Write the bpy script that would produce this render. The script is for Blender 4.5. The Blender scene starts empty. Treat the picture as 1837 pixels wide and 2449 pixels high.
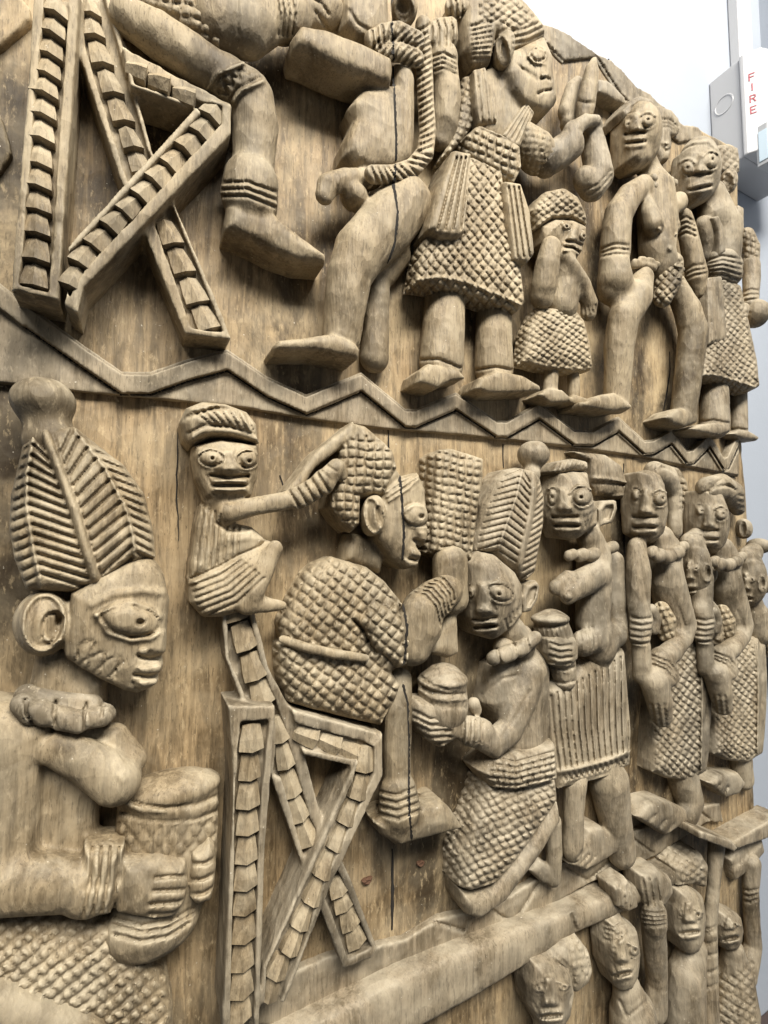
import bpy, math, random
import numpy as np
from mathutils import Matrix, Vector, Euler
random.seed(7); np.random.seed(7)
SC = bpy.context.scene

# ------------------------------------------------------------------ camera
FPX, IW, IH = 1150.0, 1837.0, 2449.0          # focal length and size of the photograph in pixels
DIST = 0.35                                    # camera to the carved ground, metres
YAW, PITCH = math.radians(26.85), math.radians(3.6)
CAMZ = 1.45
cam_d = bpy.data.cameras.new("camera"); cam = bpy.data.objects.new("camera", cam_d)
SC.collection.objects.link(cam); SC.camera = cam
cam_d.sensor_fit = 'HORIZONTAL'; cam_d.sensor_width = 36.0; cam_d.lens = 36.0 * FPX / IW
cam_d.clip_start = 0.01; cam_d.clip_end = 60
cam.location = (0, -DIST, CAMZ)
cam.rotation_euler = Euler((math.radians(90) + PITCH, 0, -YAW), 'XYZ')
RM = np.array(cam.rotation_euler.to_matrix())

# ------------------------------------------------------------------ light
W = bpy.data.worlds.new("World"); SC.world = W; W.use_nodes = True
W.node_tree.nodes["Background"].inputs[0].default_value = (0.86, 0.93, 1.0, 1)
W.node_tree.nodes["Background"].inputs[1].default_value = 0.085
def area(name, loc, target, sx, sy, power, col):
    l = bpy.data.lights.new(name, 'AREA'); l.shape = 'RECTANGLE'; l.size = sx; l.size_y = sy
    l.energy = power; l.color = col
    o = bpy.data.objects.new(name, l); SC.collection.objects.link(o); o.location = loc
    o.rotation_euler = (Vector(target) - Vector(loc)).to_track_quat('-Z', 'Y').to_euler()
    return o
area("overhead_light", (0.55, -1.9, 3.75), (0.25, 0.0, 1.4), 2.2, 0.7, 240, (1.0, 0.96, 0.88))
area("overhead_light", (-1.1, -2.2, 3.75), (0.2, 0.0, 1.4), 1.8, 0.5, 66, (1.0, 0.97, 0.92))  # added weaker fill lamp, left of and behind the camera
SC.view_settings.view_transform = 'Standard'; SC.view_settings.look = 'None'
SC.view_settings.exposure = 0.0; SC.view_settings.gamma = 1.0

# ------------------------------------------------------------------ pixels to places on the carving (mm: u right, v up, w out of the board)
def px2uvw(x, y, w):
    d = RM @ np.array([(x - IW/2)/FPX, -(y - IH/2)/FPX, -1.0])
    t = (DIST*1000 - w) / d[1]
    return np.array([d[0]*t, d[2]*t, w]), t          # t = depth along the optical axis, mm
def uvw2px(u, v, w):
    X = u; Y = DIST*1000 - w; Z = v                  # camera at origin
    cx = RM[0,0]*X + RM[1,0]*Y + RM[2,0]*Z
    cy = RM[0,1]*X + RM[1,1]*Y + RM[2,1]*Z
    cz = -(RM[0,2]*X + RM[1,2]*Y + RM[2,2]*Z)
    return IW/2 + FPX*cx/cz, IH/2 - FPX*cy/cz
class Crop:
    def __init__(s, x0, y0, k): s.x0, s.y0, s.k = x0, y0, k
    def src(s, x, y): return s.x0 + x*s.k, s.y0 + y*s.k
    def P(s, x, y, w): return px2uvw(*s.src(x, y), w)[0]
    def depth(s): return px2uvw(s.x0 + 800*s.k, s.y0 + 900*s.k, 40)[1]
    def R(s, x, y, w, r): return r*s.k*px2uvw(*s.src(x, y), w)[1]/FPX
F = Crop(0, 0, 1837/1659)
C1 = Crop(0, 0, 700/1659); C2 = Crop(600, 0, 700/1659); C3 = Crop(1200, 0, 637/1658)
C4 = Crop(0, 880, 700/1659); C5 = Crop(400, 900, 700/1659); C6 = Crop(0, 1650, 700/1659)
C7 = Crop(500, 1600, 700/1659); C8 = Crop(950, 1000, 600/1659); C9 = Crop(1400, 1000, 437/1487)
C10 = Crop(1100, 1700, 737/1659); C11 = Crop(1400, 400, 437/1487)

ROOT0 = np.array([0.2, 0.0, 0.75])                   # base of the panel
panel = bpy.data.objects.new("carved_panel", None); SC.collection.objects.link(panel)
panel.location = ROOT0; panel.empty_display_size = 0.1
panel["label"] = "tall weathered brown wooden panel carved with rows of figures, hung against the white wall"
panel["category"] = "carved panel"
def to_local(p):                                     # mm panel coordinates -> metres in the panel's own space
    p = np.asarray(p, float)
    return np.stack([p[..., 0]/1000 - ROOT0[0], -p[..., 2]/1000 - ROOT0[1], p[..., 1]/1000 + CAMZ - ROOT0[2]], -1)
def link(name, me, mat, parent=None, label=None, kind=None):
    o = bpy.data.objects.new(name, me); SC.collection.objects.link(o)
    if mat and not me.materials: me.materials.append(mat)
    if parent: o.parent = parent
    if label: o["label"] = label
    if kind: o["kind"] = kind
    return o
# ------------------------------------------------------------------ carving engine: distance fields turned into one continuous surface
LAT = np.random.rand(64, 64, 64).astype(np.float32)
def vnoise(p):
    i = np.floor(p).astype(np.int64); f = (p - i).astype(np.float32); f = f*f*(3 - 2*f); i &= 63; j = (i + 1) & 63
    x0, y0, z0 = i.T; x1, y1, z1 = j.T; fx, fy, fz = f.T
    a = LAT[x0,y0,z0]*(1-fx) + LAT[x1,y0,z0]*fx; b = LAT[x0,y1,z0]*(1-fx) + LAT[x1,y1,z0]*fx
    c = LAT[x0,y0,z1]*(1-fx) + LAT[x1,y0,z1]*fx; d = LAT[x0,y1,z1]*(1-fx) + LAT[x1,y1,z1]*fx
    return (a*(1-fy) + b*fy)*(1-fz) + (c*(1-fy) + d*fy)*fz - 0.5
def smin(a, b, k):
    if k <= 0: return np.minimum(a, b)
    h = np.maximum(k - np.abs(a - b), 0)/k
    return np.minimum(a, b) - h*h*k*0.25
def polysd(U, V, P):
    d = np.full(U.shape, 1e9, np.float32); s = np.ones(U.shape, np.float32); n = len(P)
    for i in range(n):
        a = P[i]; b = P[i-1]; ex, ey = b[0]-a[0], b[1]-a[1]
        wx, wy = U - a[0], V - a[1]
        t = np.clip((wx*ex + wy*ey)/(ex*ex + ey*ey + 1e-9), 0, 1)
        d = np.minimum(d, (wx - ex*t)**2 + (wy - ey*t)**2)
        c1 = V >= a[1]; c2 = V < b[1]; c3 = ex*wy > ey*wx
        fl = (c1 & c2 & c3) | (~c1 & ~c2 & ~c3)
        s = np.where(fl, -s, s)
    return s*np.sqrt(d)
def linesd(X, Y, P):
    d = np.full(X.shape, 1e9, np.float32)
    for i in range(len(P)-1):
        a, b = P[i], P[i+1]; ex, ey = b[0]-a[0], b[1]-a[1]
        wx, wy = X - a[0], Y - a[1]
        t = np.clip((wx*ex + wy*ey)/(ex*ex + ey*ey + 1e-9), 0, 1)
        d = np.minimum(d, (wx - ex*t)**2 + (wy - ey*t)**2)
    return np.sqrt(d)
def surface_nets(D, org, h, wcut=-2.5):
    s = D < 0
    c = np.zeros(tuple(n-1 for n in D.shape), np.int8)
    for i in (0,1):
        for j in (0,1):
            for k in (0,1):
                c += s[i:D.shape[0]-1+i, j:D.shape[1]-1+j, k:D.shape[2]-1+k]
    act = (c > 0) & (c < 8); I = np.argwhere(act)
    ids = np.full(act.shape, -1, np.int32); ids[act] = np.arange(len(I))
    acc = np.zeros((len(I), 3), np.float32); cnt = np.zeros(len(I), np.float32)
    cor = [(i,j,k) for i in (0,1) for j in (0,1) for k in (0,1)]
    val = {q: D[I[:,0]+q[0], I[:,1]+q[1], I[:,2]+q[2]] for q in cor}
    for q in cor:
        for ax in range(3):
            if q[ax]: continue
            r = list(q); r[ax] = 1; r = tuple(r)
            a, b = val[q], val[r]; m = (a < 0) != (b < 0)
            t = a[m]/(a[m] - b[m]); p = np.tile(np.array(q, np.float32), (len(t), 1)); p[:,ax] = t
            acc[m] += p; cnt[m] += 1
    V = (I + acc/cnt[:,None])*h + org
    Q = []
    for ax in range(3):
        sl0 = [slice(1, n-1) for n in D.shape]; sl0[ax] = slice(0, D.shape[ax]-1)
        sl1 = list(sl0); sl1[ax] = slice(1, D.shape[ax])
        a, b = s[tuple(sl0)], s[tuple(sl1)]
        o1, o2 = [x for x in range(3) if x != ax]
        for flip in (False, True):
            E = np.argwhere((a & ~b) if not flip else (~a & b))
            if not len(E): continue
            E[:, o1] += 1; E[:, o2] += 1
            def cid(d1, d2):
                X = E.copy(); X[:,o1] -= d1; X[:,o2] -= d2
                return ids[X[:,0], X[:,1], X[:,2]]
            q = np.stack([cid(1,1), cid(0,1), cid(0,0), cid(1,0)], 1)
            if (ax == 1) != flip: q = q[:, ::-1]
            Q.append(q)
    Q = np.concatenate(Q)
    Q = Q[(V[:,2][Q] > wcut).any(1)]
    used = np.zeros(len(V), bool); used[Q.ravel()] = True
    rm = np.cumsum(used) - 1
    return V[used], rm[Q]
TRIS = [0]
WS = 0.72                                            # how deep the relief is against the first guess
class Part:
    def __init__(s, crop, vox=None, rough=0.5):
        vox = vox or (1.2 if crop in (C1, C4, C5, C6, C7) else 1.3 if crop is C2 else 1.4 if crop is C8 else 1.65)
        s.c, s.vox, s.rough = crop, vox, rough; s.ops = []; s.det = []; s.wmin = -5.0
    def _add(s, kind, bb0, bb1, fn, k, sub): s.ops.append((kind, np.array(bb0, float), np.array(bb1, float), fn, k, sub)); return s
    def chain(s, pts, k=4, fw=1.0, sub=False):
        fw *= 0.82; pts = [(x, y, w*WS, r) for x, y, w, r in pts]
        q = [(s.c.P(x, y, w), s.c.R(x, y, w, r)) for x, y, w, r in pts]
        if len(q) == 1: q = q*2
        A = np.array([p for p, r in q]); rm = max(r for p, r in q)
        def fn(X, Y, Z):
            d = None
            for (a, ra), (b, rb) in zip(q[:-1], q[1:]):
                e = b - a; L = float(e @ e) + 1e-6
                wx, wy, wz = X-a[0], Y-a[1], Z-a[2]
                t = np.clip((wx*e[0] + wy*e[1] + wz*e[2])/L, 0, 1)
                dd = np.sqrt((wx-e[0]*t)**2 + (wy-e[1]*t)**2 + ((wz-e[2]*t)/fw)**2) - (ra + (rb-ra)*t)
                d = dd if d is None else np.minimum(d, dd)
            return d
        return s._add('c', A.min(0)-rm*max(1, fw), A.max(0)+rm*max(1, fw), fn, k, sub)
    def ell(s, x, y, w, rx, ry, rw, ang=0, k=4, sub=False):
        w *= WS; rw *= WS*1.05
        p = s.c.P(x, y, w); rx = s.c.R(x, y, w, rx); ry = s.c.R(x, y, w, ry)
        ca, sa = math.cos(math.radians(ang)), math.sin(math.radians(ang)); R = max(rx, ry)
        def fn(X, Y, Z):
            a = X-p[0]; b = Y-p[1]
            e1 = (a*ca + b*sa); e2 = (-a*sa + b*ca); e3 = Z-p[2]
            k0 = np.sqrt((e1/rx)**2 + (e2/ry)**2 + (e3/rw)**2)
            k1 = np.sqrt((e1/rx**2)**2 + (e2/ry**2)**2 + (e3/rw**2)**2) + 1e-6
            return k0*(k0-1)/k1
        return s._add('e', p-[R, R, rw], p+[R, R, rw], fn, k, sub)
    def poly(s, pts, h, bot=-5, r=2.5, dome=0, R=15, k=3, sub=False, at=None):
        # pts (x, y[, w]) traced along the front edge; h = height of the front face there
        h *= WS; dome *= WS*0.92; r *= 0.75; bot = bot*WS if bot > 0 else bot; at = None if at is None else at*WS
        q = [s.c.P(p[0], p[1], p[2]*WS if len(p) > 2 else (h - 0.65*dome if at is None else at)) for p in pts]; A = np.array(q)
        if any(len(p) > 2 for p in pts):
            M = np.c_[A[:, :2], np.ones(len(A))]; co = np.linalg.lstsq(M, A[:, 2], rcond=None)[0]
        else: co = np.array([0, 0, h])
        hm = max(A[:, 2].max(), h) + 2
        def fn(X, Y, Z):
            U, V = np.broadcast_arrays(X[:, :, 0], Y[:, :, 0])
            d2 = polysd(U, V, A[:, :2]); top = co[0]*U + co[1]*V + co[2]
            if dome:
                e = np.clip(-d2, 0, R)/R; top = top - dome*(1 - np.sqrt(np.maximum(1 - (1-e)**2, 0)))
            q1 = (d2 + r)[:, :, None]; q2 = np.maximum(Z - top[:, :, None], bot - Z) + r
            return np.minimum(np.maximum(q1, q2), 0) + np.sqrt(np.maximum(q1, 0)**2 + np.maximum(q2, 0)**2) - r
        lo = A.min(0); hi = A.max(0); lo[2] = bot; hi[2] = hm
        return s._add('p', lo, hi, fn, k, sub)
    # fine carving, placed by pixel on the surface that is already there: amp in mm, positive stands proud
    def line(s, pts, wd, amp, sharp=False):
        P = [s.c.src(x, y) for x, y in pts]; w = max(wd*s.c.k*0.78, 1.3*s.vox*FPX/s.c.depth())
        def fn(x, y):
            t = np.clip(1 - linesd(x, y, P)/w, 0, 1)
            return amp*(t if sharp else t*t*(3-2*t))
        A = np.array(P); s.det.append((A.min(0)-w, A.max(0)+w, fn)); return s
    def lines(s, L, wd, amp, sharp=False):
        for l in L: s.line(l, wd, amp, sharp)
        return s
    def ring(s, x, y, rx, ry, ang, wd, amp):
        cx, cy = s.c.src(x, y); rx *= s.c.k; ry *= s.c.k; w = max(wd*s.c.k/2, 1.25*s.vox*FPX/s.c.depth())
        ca, sa = math.cos(math.radians(ang)), math.sin(math.radians(ang))
        def fn(X, Y):
            a = X-cx; b = Y-cy; e1 = a*ca + b*sa; e2 = -a*sa + b*ca
            k0 = np.sqrt((e1/rx)**2 + (e2/ry)**2) + 1e-6; k1 = np.sqrt((e1/rx**2)**2 + (e2/ry**2)**2) + 1e-6
            t = np.clip(1 - np.abs(k0*(k0-1)/k1)/w, 0, 1); return amp*t*t*(3-2*t)
        R = max(rx, ry)+w; c = np.array([cx, cy]); s.det.append((c-R, c+R, fn)); return s
    def dot(s, x, y, rx, ry, ang, amp):
        cx, cy = s.c.src(x, y); rx *= s.c.k; ry *= s.c.k
        ca, sa = math.cos(math.radians(ang)), math.sin(math.radians(ang))
        def fn(X, Y):
            a = X-cx; b = Y-cy; e1 = a*ca + b*sa; e2 = -a*sa + b*ca
            t = np.clip(1 - ((e1/rx)**2 + (e2/ry)**2), 0, 1); return amp*np.sqrt(t)
        R = max(rx, ry); c = np.array([cx, cy]); s.det.append((c-R, c+R, fn)); return s
    def blob(s, pts, soft, amp):
        P = np.array([s.c.src(x, y) for x, y in pts]); w = soft*s.c.k
        def fn(X, Y):
            t = np.clip(-polysd(X, Y, P)/w, 0, 1); return amp*t*t*(3-2*t)
        s.det.append((P.min(0), P.max(0), fn)); return s
    def hatch(s, o, e1, e2, amp, mask=None, style='pyr', gw=0.16, bend=0.0):
        ox, oy = s.c.src(*o); k = s.c.k; a1, a2 = e1[0]*k, e1[1]*k; b1, b2 = e2[0]*k, e2[1]*k
        det = a1*b2 - a2*b1
        M = None if mask is None else np.array([s.c.src(x, y) for x, y in mask])
        def fn(X, Y):
            x, y = X-ox, Y-oy
            x = x + 1.6*np.sin(Y*0.11 + X*0.05); y = y + 1.6*np.sin(X*0.09 - Y*0.04)
            p = (x*b2 - y*b1)/det; q = (-x*a2 + y*a1)/det
            p = p + bend*q*q
            ip, iq = np.floor(p), np.floor(q); p = np.abs(p - ip - .5)*2; q = np.abs(q - iq - .5)*2
            jit = (np.sin(ip*12.9898 + iq*78.233)*43758.5453) % 1.0
            if style == 'pyr': t = 1 - np.maximum(p, q); t = np.where(t < .42, t*1.85, .777 + (t-.42)*.28)
            elif style == 'v': t = 1 - p
            else: t = np.clip((1 - np.maximum(p, q))/gw, 0, 1); t = t*t*(3-2*t)
            g = amp*(t - 0.8)*(0.75 + 0.5*jit)
            if M is not None: g = g*np.clip(-polysd(X, Y, M)/4.0, 0, 1)
            return g
        if M is None: s.det.append((None, None, fn))
        else: s.det.append((M.min(0), M.max(0), fn))
        return s
    def build(s, name, parent, mat, label=None, kind=None, wcut=-1.0):
        h = s.vox; pad = 3*h
        add = [o for o in s.ops if not o[5]]
        lo = np.min([o[1] for o in add], 0) - pad; hi = np.max([o[2] for o in add], 0) + pad
        lo[2] = max(lo[2], s.wmin)
        n = np.ceil((hi - lo)/h).astype(int) + 1
        D = np.full(n, 20, np.float32); ax = [(lo[i] + h*np.arange(n[i])).astype(np.float32) for i in range(3)]
        for kind_, b0, b1, fn, k, sub in s.ops:
            m = k + 9
            i0 = np.clip(np.floor((b0 - m - lo)/h).astype(int), 0, n); i1 = np.clip(np.ceil((b1 + m - lo)/h).astype(int) + 1, 0, n)
            if (i1 <= i0).any(): continue
            sl = tuple(slice(a, b) for a, b in zip(i0, i1))
            X, Y, Z = ax[0][sl[0]][:, None, None], ax[1][sl[1]][None, :, None], ax[2][sl[2]][None, None, :]
            d = fn(X, Y, Z).astype(np.float32)
            D[sl] = -smin(-D[sl], d, k) if sub else smin(D[sl], d, k)
        near = np.abs(D) < 7
        I = np.argwhere(near); p = (I*h + lo).astype(np.float32)
        x, y = uvw2px(p[:, 0], p[:, 1], p[:, 2]); d = D[near]
        att = np.ones(len(d), np.float32)
        if s.det:                                    # cuts fade out where the surface turns away
            g = np.stack([D[np.minimum(I[:,0]+1, n[0]-1), I[:,1], I[:,2]] - D[np.maximum(I[:,0]-1, 0), I[:,1], I[:,2]],
                          D[I[:,0], np.minimum(I[:,1]+1, n[1]-1), I[:,2]] - D[I[:,0], np.maximum(I[:,1]-1, 0), I[:,2]],
                          D[I[:,0], I[:,1], np.minimum(I[:,2]+1, n[2]-1)] - D[I[:,0], I[:,1], np.maximum(I[:,2]-1, 0)]], 1)
            v = np.stack([-p[:,0], -p[:,1], DIST*1000 - p[:,2]], 1)
            c = (g*v).sum(1)/(np.linalg.norm(g, axis=1)*np.linalg.norm(v, axis=1) + 1e-6)
            att = np.clip((c - 0.08)/0.3, 0, 1).astype(np.float32)
        for b0, b1, fn in s.det:
            if b0 is None: d -= fn(x, y)*att
            else:
                m = (x > b0[0]) & (x < b1[0]) & (y > b0[1]) & (y < b1[1])
                if m.any(): d[m] -= fn(x[m], y[m])*att[m]
        if s.rough: d += s.rough*(1.2*np.abs(vnoise(p/[8, 13, 8])) + 1.0*np.abs(vnoise(p/[4.5, 8, 4.5] + 17.3)) - 0.4)*1.5
        D[near] = d
        D[[0, -1]] = np.maximum(D[[0, -1]], .1); D[:, [0, -1]] = np.maximum(D[:, [0, -1]], .1); D[:, :, -1] = np.maximum(D[:, :, -1], .1)
        V, Q = surface_nets(D, lo, h, wcut)
        me = bpy.data.meshes.new(name)
        V = to_local(V).astype(np.float32)
        me.vertices.add(len(V)); me.vertices.foreach_set("co", V.ravel())
        me.loops.add(Q.size); me.loops.foreach_set("vertex_index", Q.ravel().astype(np.int32))
        me.polygons.add(len(Q)); me.polygons.foreach_set("loop_start", np.arange(0, Q.size, 4, dtype=np.int32))
        me.update(calc_edges=True); me.polygons.foreach_set("use_smooth", np.ones(len(Q), bool))
        TRIS[0] += 2*len(Q); TRIS.append((2*len(Q), name))
        o = link(name, me, mat, parent, label, kind); o_geo[o.name] = (V, Q); return o
o_geo = {}
def between(A, B, n, lead=0.0, t0=0.0, t1=1.0):
    # n strokes from polyline A to polyline B, B shifted along by lead
    def at(P, t):
        P = np.array(P, float); L = np.r_[0, np.cumsum(np.hypot(*np.diff(P, axis=0).T))]; t = min(max(t, 0), 1)*L[-1]
        return (np.interp(t, L, P[:, 0]), np.interp(t, L, P[:, 1]))
    return [[at(A, t), at(B, t + lead)] for t in np.linspace(t0, t1, n) if -0.02 <= t + lead <= 1.02]
def only(*k):
    import os
    f = os.environ.get("FIGS"); return (not f) or any(x in f.split(",") for x in k)

from mathutils.bvhtree import BVHTree
def surface_strip(objs, crop, pts, wd, parent, mat):
    # a near-black strip, for drying splits and the zigzag groove, that follows the carved surface: each sample sits where the sight line meets the wood
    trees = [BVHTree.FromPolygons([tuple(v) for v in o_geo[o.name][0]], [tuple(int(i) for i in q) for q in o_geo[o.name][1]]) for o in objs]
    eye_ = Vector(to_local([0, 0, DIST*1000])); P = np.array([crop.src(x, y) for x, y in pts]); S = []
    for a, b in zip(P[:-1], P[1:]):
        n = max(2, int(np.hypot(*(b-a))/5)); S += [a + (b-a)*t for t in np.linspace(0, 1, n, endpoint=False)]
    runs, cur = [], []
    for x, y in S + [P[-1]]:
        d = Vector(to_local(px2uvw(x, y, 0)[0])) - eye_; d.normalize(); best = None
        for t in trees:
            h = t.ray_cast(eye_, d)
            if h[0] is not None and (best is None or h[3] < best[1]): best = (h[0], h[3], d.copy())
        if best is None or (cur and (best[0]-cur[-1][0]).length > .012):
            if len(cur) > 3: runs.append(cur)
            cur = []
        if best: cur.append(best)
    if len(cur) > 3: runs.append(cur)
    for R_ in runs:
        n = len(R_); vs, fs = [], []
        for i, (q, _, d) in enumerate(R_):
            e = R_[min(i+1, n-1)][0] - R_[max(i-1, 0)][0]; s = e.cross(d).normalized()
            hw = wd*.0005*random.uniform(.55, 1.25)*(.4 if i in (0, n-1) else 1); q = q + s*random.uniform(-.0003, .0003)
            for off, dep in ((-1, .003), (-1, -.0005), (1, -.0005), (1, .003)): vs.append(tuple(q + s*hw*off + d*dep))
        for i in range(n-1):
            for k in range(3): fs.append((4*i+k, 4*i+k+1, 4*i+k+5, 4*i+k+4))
        me = bpy.data.meshes.new("crack_groove_strip"); me.from_pydata(vs, [], fs); me.update(); link("crack_groove_strip", me, mat, parent)
# ------------------------------------------------------------------ materials
def nodes(name):
    m = bpy.data.materials.new(name); m.use_nodes = True; nt = m.node_tree; b = nt.nodes["Principled BSDF"]
    return m, nt, b
def plain(name, col, rough=0.5, bump=0.0, scale=300):
    m, nt, b = nodes(name); b.inputs["Roughness"].default_value = rough
    N = nt.nodes.new; L = nt.links.new
    tc = N("ShaderNodeTexCoord"); n = N("ShaderNodeTexNoise"); n.inputs["Scale"].default_value = 9; n.inputs["Detail"].default_value = 5
    L(tc.outputs["Object"], n.inputs["Vector"])
    r = N("ShaderNodeMapRange"); r.inputs[3].default_value = 0.95; r.inputs[4].default_value = 1.04; L(n.outputs[0], r.inputs[0])
    v = N("ShaderNodeVectorMath"); v.operation = 'SCALE'; v.inputs[0].default_value = col[:3]; L(r.outputs[0], v.inputs["Scale"])
    L(v.outputs[0], b.inputs["Base Color"])
    if bump:
        n2 = N("ShaderNodeTexNoise"); n2.inputs["Scale"].default_value = scale; n2.inputs["Detail"].default_value = 3
        L(tc.outputs["Object"], n2.inputs["Vector"])
        bp = N("ShaderNodeBump"); bp.inputs["Strength"].default_value = bump; bp.inputs["Distance"].default_value = 0.002
        L(n2.outputs[0], bp.inputs["Height"]); L(bp.outputs[0], b.inputs["Normal"])
    return m
def wood(name, base, dark, pale, dust, dustamt=0.5, stain=0.35, shift=0.0, gouge=0.0024):
    m, nt, b = nodes(name); N = nt.nodes.new; L = nt.links.new
    tc = N("ShaderNodeNewGeometry"); mp = N("ShaderNodeMapping"); L(tc.outputs["Position"], mp.inputs["Vector"])
    mp.inputs["Location"].default_value = (shift, shift*.7, shift*.3)
    def noise(sc, stretch, det=4, dist=0.0, rough=0.55):
        s = N("ShaderNodeMapping"); L(mp.outputs[0], s.inputs["Vector"]); s.inputs["Scale"].default_value = stretch
        n = N("ShaderNodeTexNoise"); n.inputs["Scale"].default_value = sc; n.inputs["Detail"].default_value = det
        n.inputs["Distortion"].default_value = dist; n.inputs["Roughness"].default_value = rough
        L(s.outputs[0], n.inputs["Vector"]); return n.outputs[0]
    def ramp(x, a, bb):
        r = N("ShaderNodeMapRange"); r.inputs[1].default_value = a; r.inputs[2].default_value = bb; r.interpolation_type = 'SMOOTHSTEP'
        L(x, r.inputs[0]); return r.outputs[0]
    def mix(f, a, c, mode='MIX'):
        x = N("ShaderNodeMix"); x.data_type = 'RGBA'; x.blend_type = mode
        for i, v in ((0, f), (6, a), (7, c)):
            if hasattr(v, "is_linked") or hasattr(v, "links"): L(v, x.inputs[i])
            elif i == 0: x.inputs[0].default_value = v
            else: x.inputs[i].default_value = (*v, 1)
        return x.outputs[2]
    def mul(a, c):
        x = N("ShaderNodeMath"); x.operation = 'MULTIPLY'; L(a, x.inputs[0])
        if hasattr(c, "links"): L(c, x.inputs[1])
        else: x.inputs[1].default_value = c
        return x.outputs[0]
    grain = noise(170, (1, 1, 0.09), 6, 0.9, 0.62)
    fibre = noise(620, (1, 1, 0.11), 4, 0.3, 0.65)
    cloud = noise(16, (1, 1, 0.55), 5, 0.4)
    cloud2 = noise(9, (1.2, 1.2, 0.55), 7, 0.5, 0.66)
    speck = noise(420, (1, 1, 1), 2)
    c = mix(ramp(grain, 0.32, 0.68), dark, base)
    c = mix(mul(ramp(cloud, 0.42, 0.72), 0.75), c, pale)
    c = mix(mul(ramp(cloud2, 0.48, 0.63), stain), c, tuple(0.42*x for x in dark))
    c = mix(mul(ramp(fibre, 0.53, 0.66), 0.55), c, tuple(0.55*x for x in dark))
    pore = noise(900, (1, 1, 0.22), 3, 0.2, 0.7)
    c = mix(mul(ramp(pore, 0.60, 0.68), 0.6), c, tuple(0.35*x for x in dark))
    c = mix(mul(ramp(noise(330, (1, 1, 0.4), 5, 0.3, 0.7), 0.54, 0.70), 0.45), c, pale)
    geo = N("ShaderNodeNewGeometry"); sx = N("ShaderNodeSeparateXYZ"); L(geo.outputs["Normal"], sx.inputs[0])
    up = N("ShaderNodeMapRange"); up.inputs[1].default_value = -0.25; up.inputs[2].default_value = 0.8
    up.inputs[3].default_value = 0.30; up.inputs[4].default_value = 1.0; L(sx.outputs["Z"], up.inputs[0])
    dn = ramp(noise(26, (1, 1, 1), 6, 0.5, 0.62), 0.36, 0.66)
    c = mix(mul(mul(dn, up.outputs[0]), dustamt), c, dust)
    c = mix(mul(ramp(speck, 0.735, 0.78), 0.8), c, (0.62, 0.56, 0.45))
    c = mix(mul(ramp(geo.outputs["Pointiness"], 0.515, 0.60), 0.55), c, tuple(min(1, 1.25*x) for x in dust))
    L(c, b.inputs["Base Color"])
    rr = N("ShaderNodeMapRange"); rr.inputs[3].default_value = 0.5; rr.inputs[4].default_value = 0.78; L(cloud, rr.inputs[0])
    L(rr.outputs[0], b.inputs["Roughness"]); b.inputs["Specular IOR Level"].default_value = 0.32
    ad = N("ShaderNodeMath"); ad.operation = 'ADD'; L(mul(grain, 1.0), ad.inputs[0]); L(mul(fibre, 0.5), ad.inputs[1])
    ad2 = N("ShaderNodeMath"); ad2.operation = 'ADD'; L(ad.outputs[0], ad2.inputs[0]); L(mul(noise(70, (1, 1, .8), 3), 0.8), ad2.inputs[1])
    # shallow gouge marks: each cell a scooped facet with a crisp rim
    vm = N("ShaderNodeMapping"); L(mp.outputs[0], vm.inputs["Vector"]); vm.inputs["Scale"].default_value = (1, 1, 0.6)
    vo = N("ShaderNodeTexVoronoi"); vo.inputs["Scale"].default_value = 105; L(vm.outputs[0], vo.inputs["Vector"])
    gp = N("ShaderNodeBump"); gp.inputs["Strength"].default_value = 0.5; gp.inputs["Distance"].default_value = gouge
    L(mul(vo.outputs["Distance"], vo.outputs["Distance"]), gp.inputs["Height"])
    bp = N("ShaderNodeBump"); bp.inputs["Strength"].default_value = 0.45; bp.inputs["Distance"].default_value = 0.0018
    L(gp.outputs[0], bp.inputs["Normal"]); L(ad2.outputs[0], bp.inputs["Height"]); L(bp.outputs[0], b.inputs["Normal"])
    return m
M_FIG = wood("carved_wood", (0.275, 0.209, 0.124), (0.122, 0.087, 0.047), (0.390, 0.310, 0.196), (0.475, 0.405, 0.286), 0.62, 0.75)
M_FIG2 = wood("carved_wood_grey", (0.255, 0.200, 0.130), (0.114, 0.086, 0.051), (0.375, 0.307, 0.206), (0.475, 0.411, 0.305), 0.66, 0.75, 3.1)
M_BOARD = wood("board_wood", (0.315, 0.222, 0.118), (0.095, 0.062, 0.029), (0.52, 0.396, 0.230), (0.44, 0.366, 0.246), 0.46, 1.0, 7.7, 0.0016)
M_BAND = wood("border_wood", (0.270, 0.212, 0.139), (0.122, 0.092, 0.054), (0.38, 0.31, 0.208), (0.46, 0.399, 0.295), 0.60, 0.75, 11.2, 0.0016)
M_WALL = plain("white_wall", (0.355, 0.385, 0.435), 0.6, 0.12, 350)
M_ALARM = plain("alarm_plastic", (0.50, 0.50, 0.51), 0.35)
M_RED = plain("red_print", (0.36, 0.03, 0.05), 0.45)
M_LENS = plain("lens_plastic", (0.55, 0.66, 0.74), 0.08)
M_GREYP = plain("grey_plastic", (0.42, 0.43, 0.44), 0.4)
M_BLACK = plain("strip_black", (0.012, 0.009, 0.006), 0.9)  # near-black colour of the crack and groove strips
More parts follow.
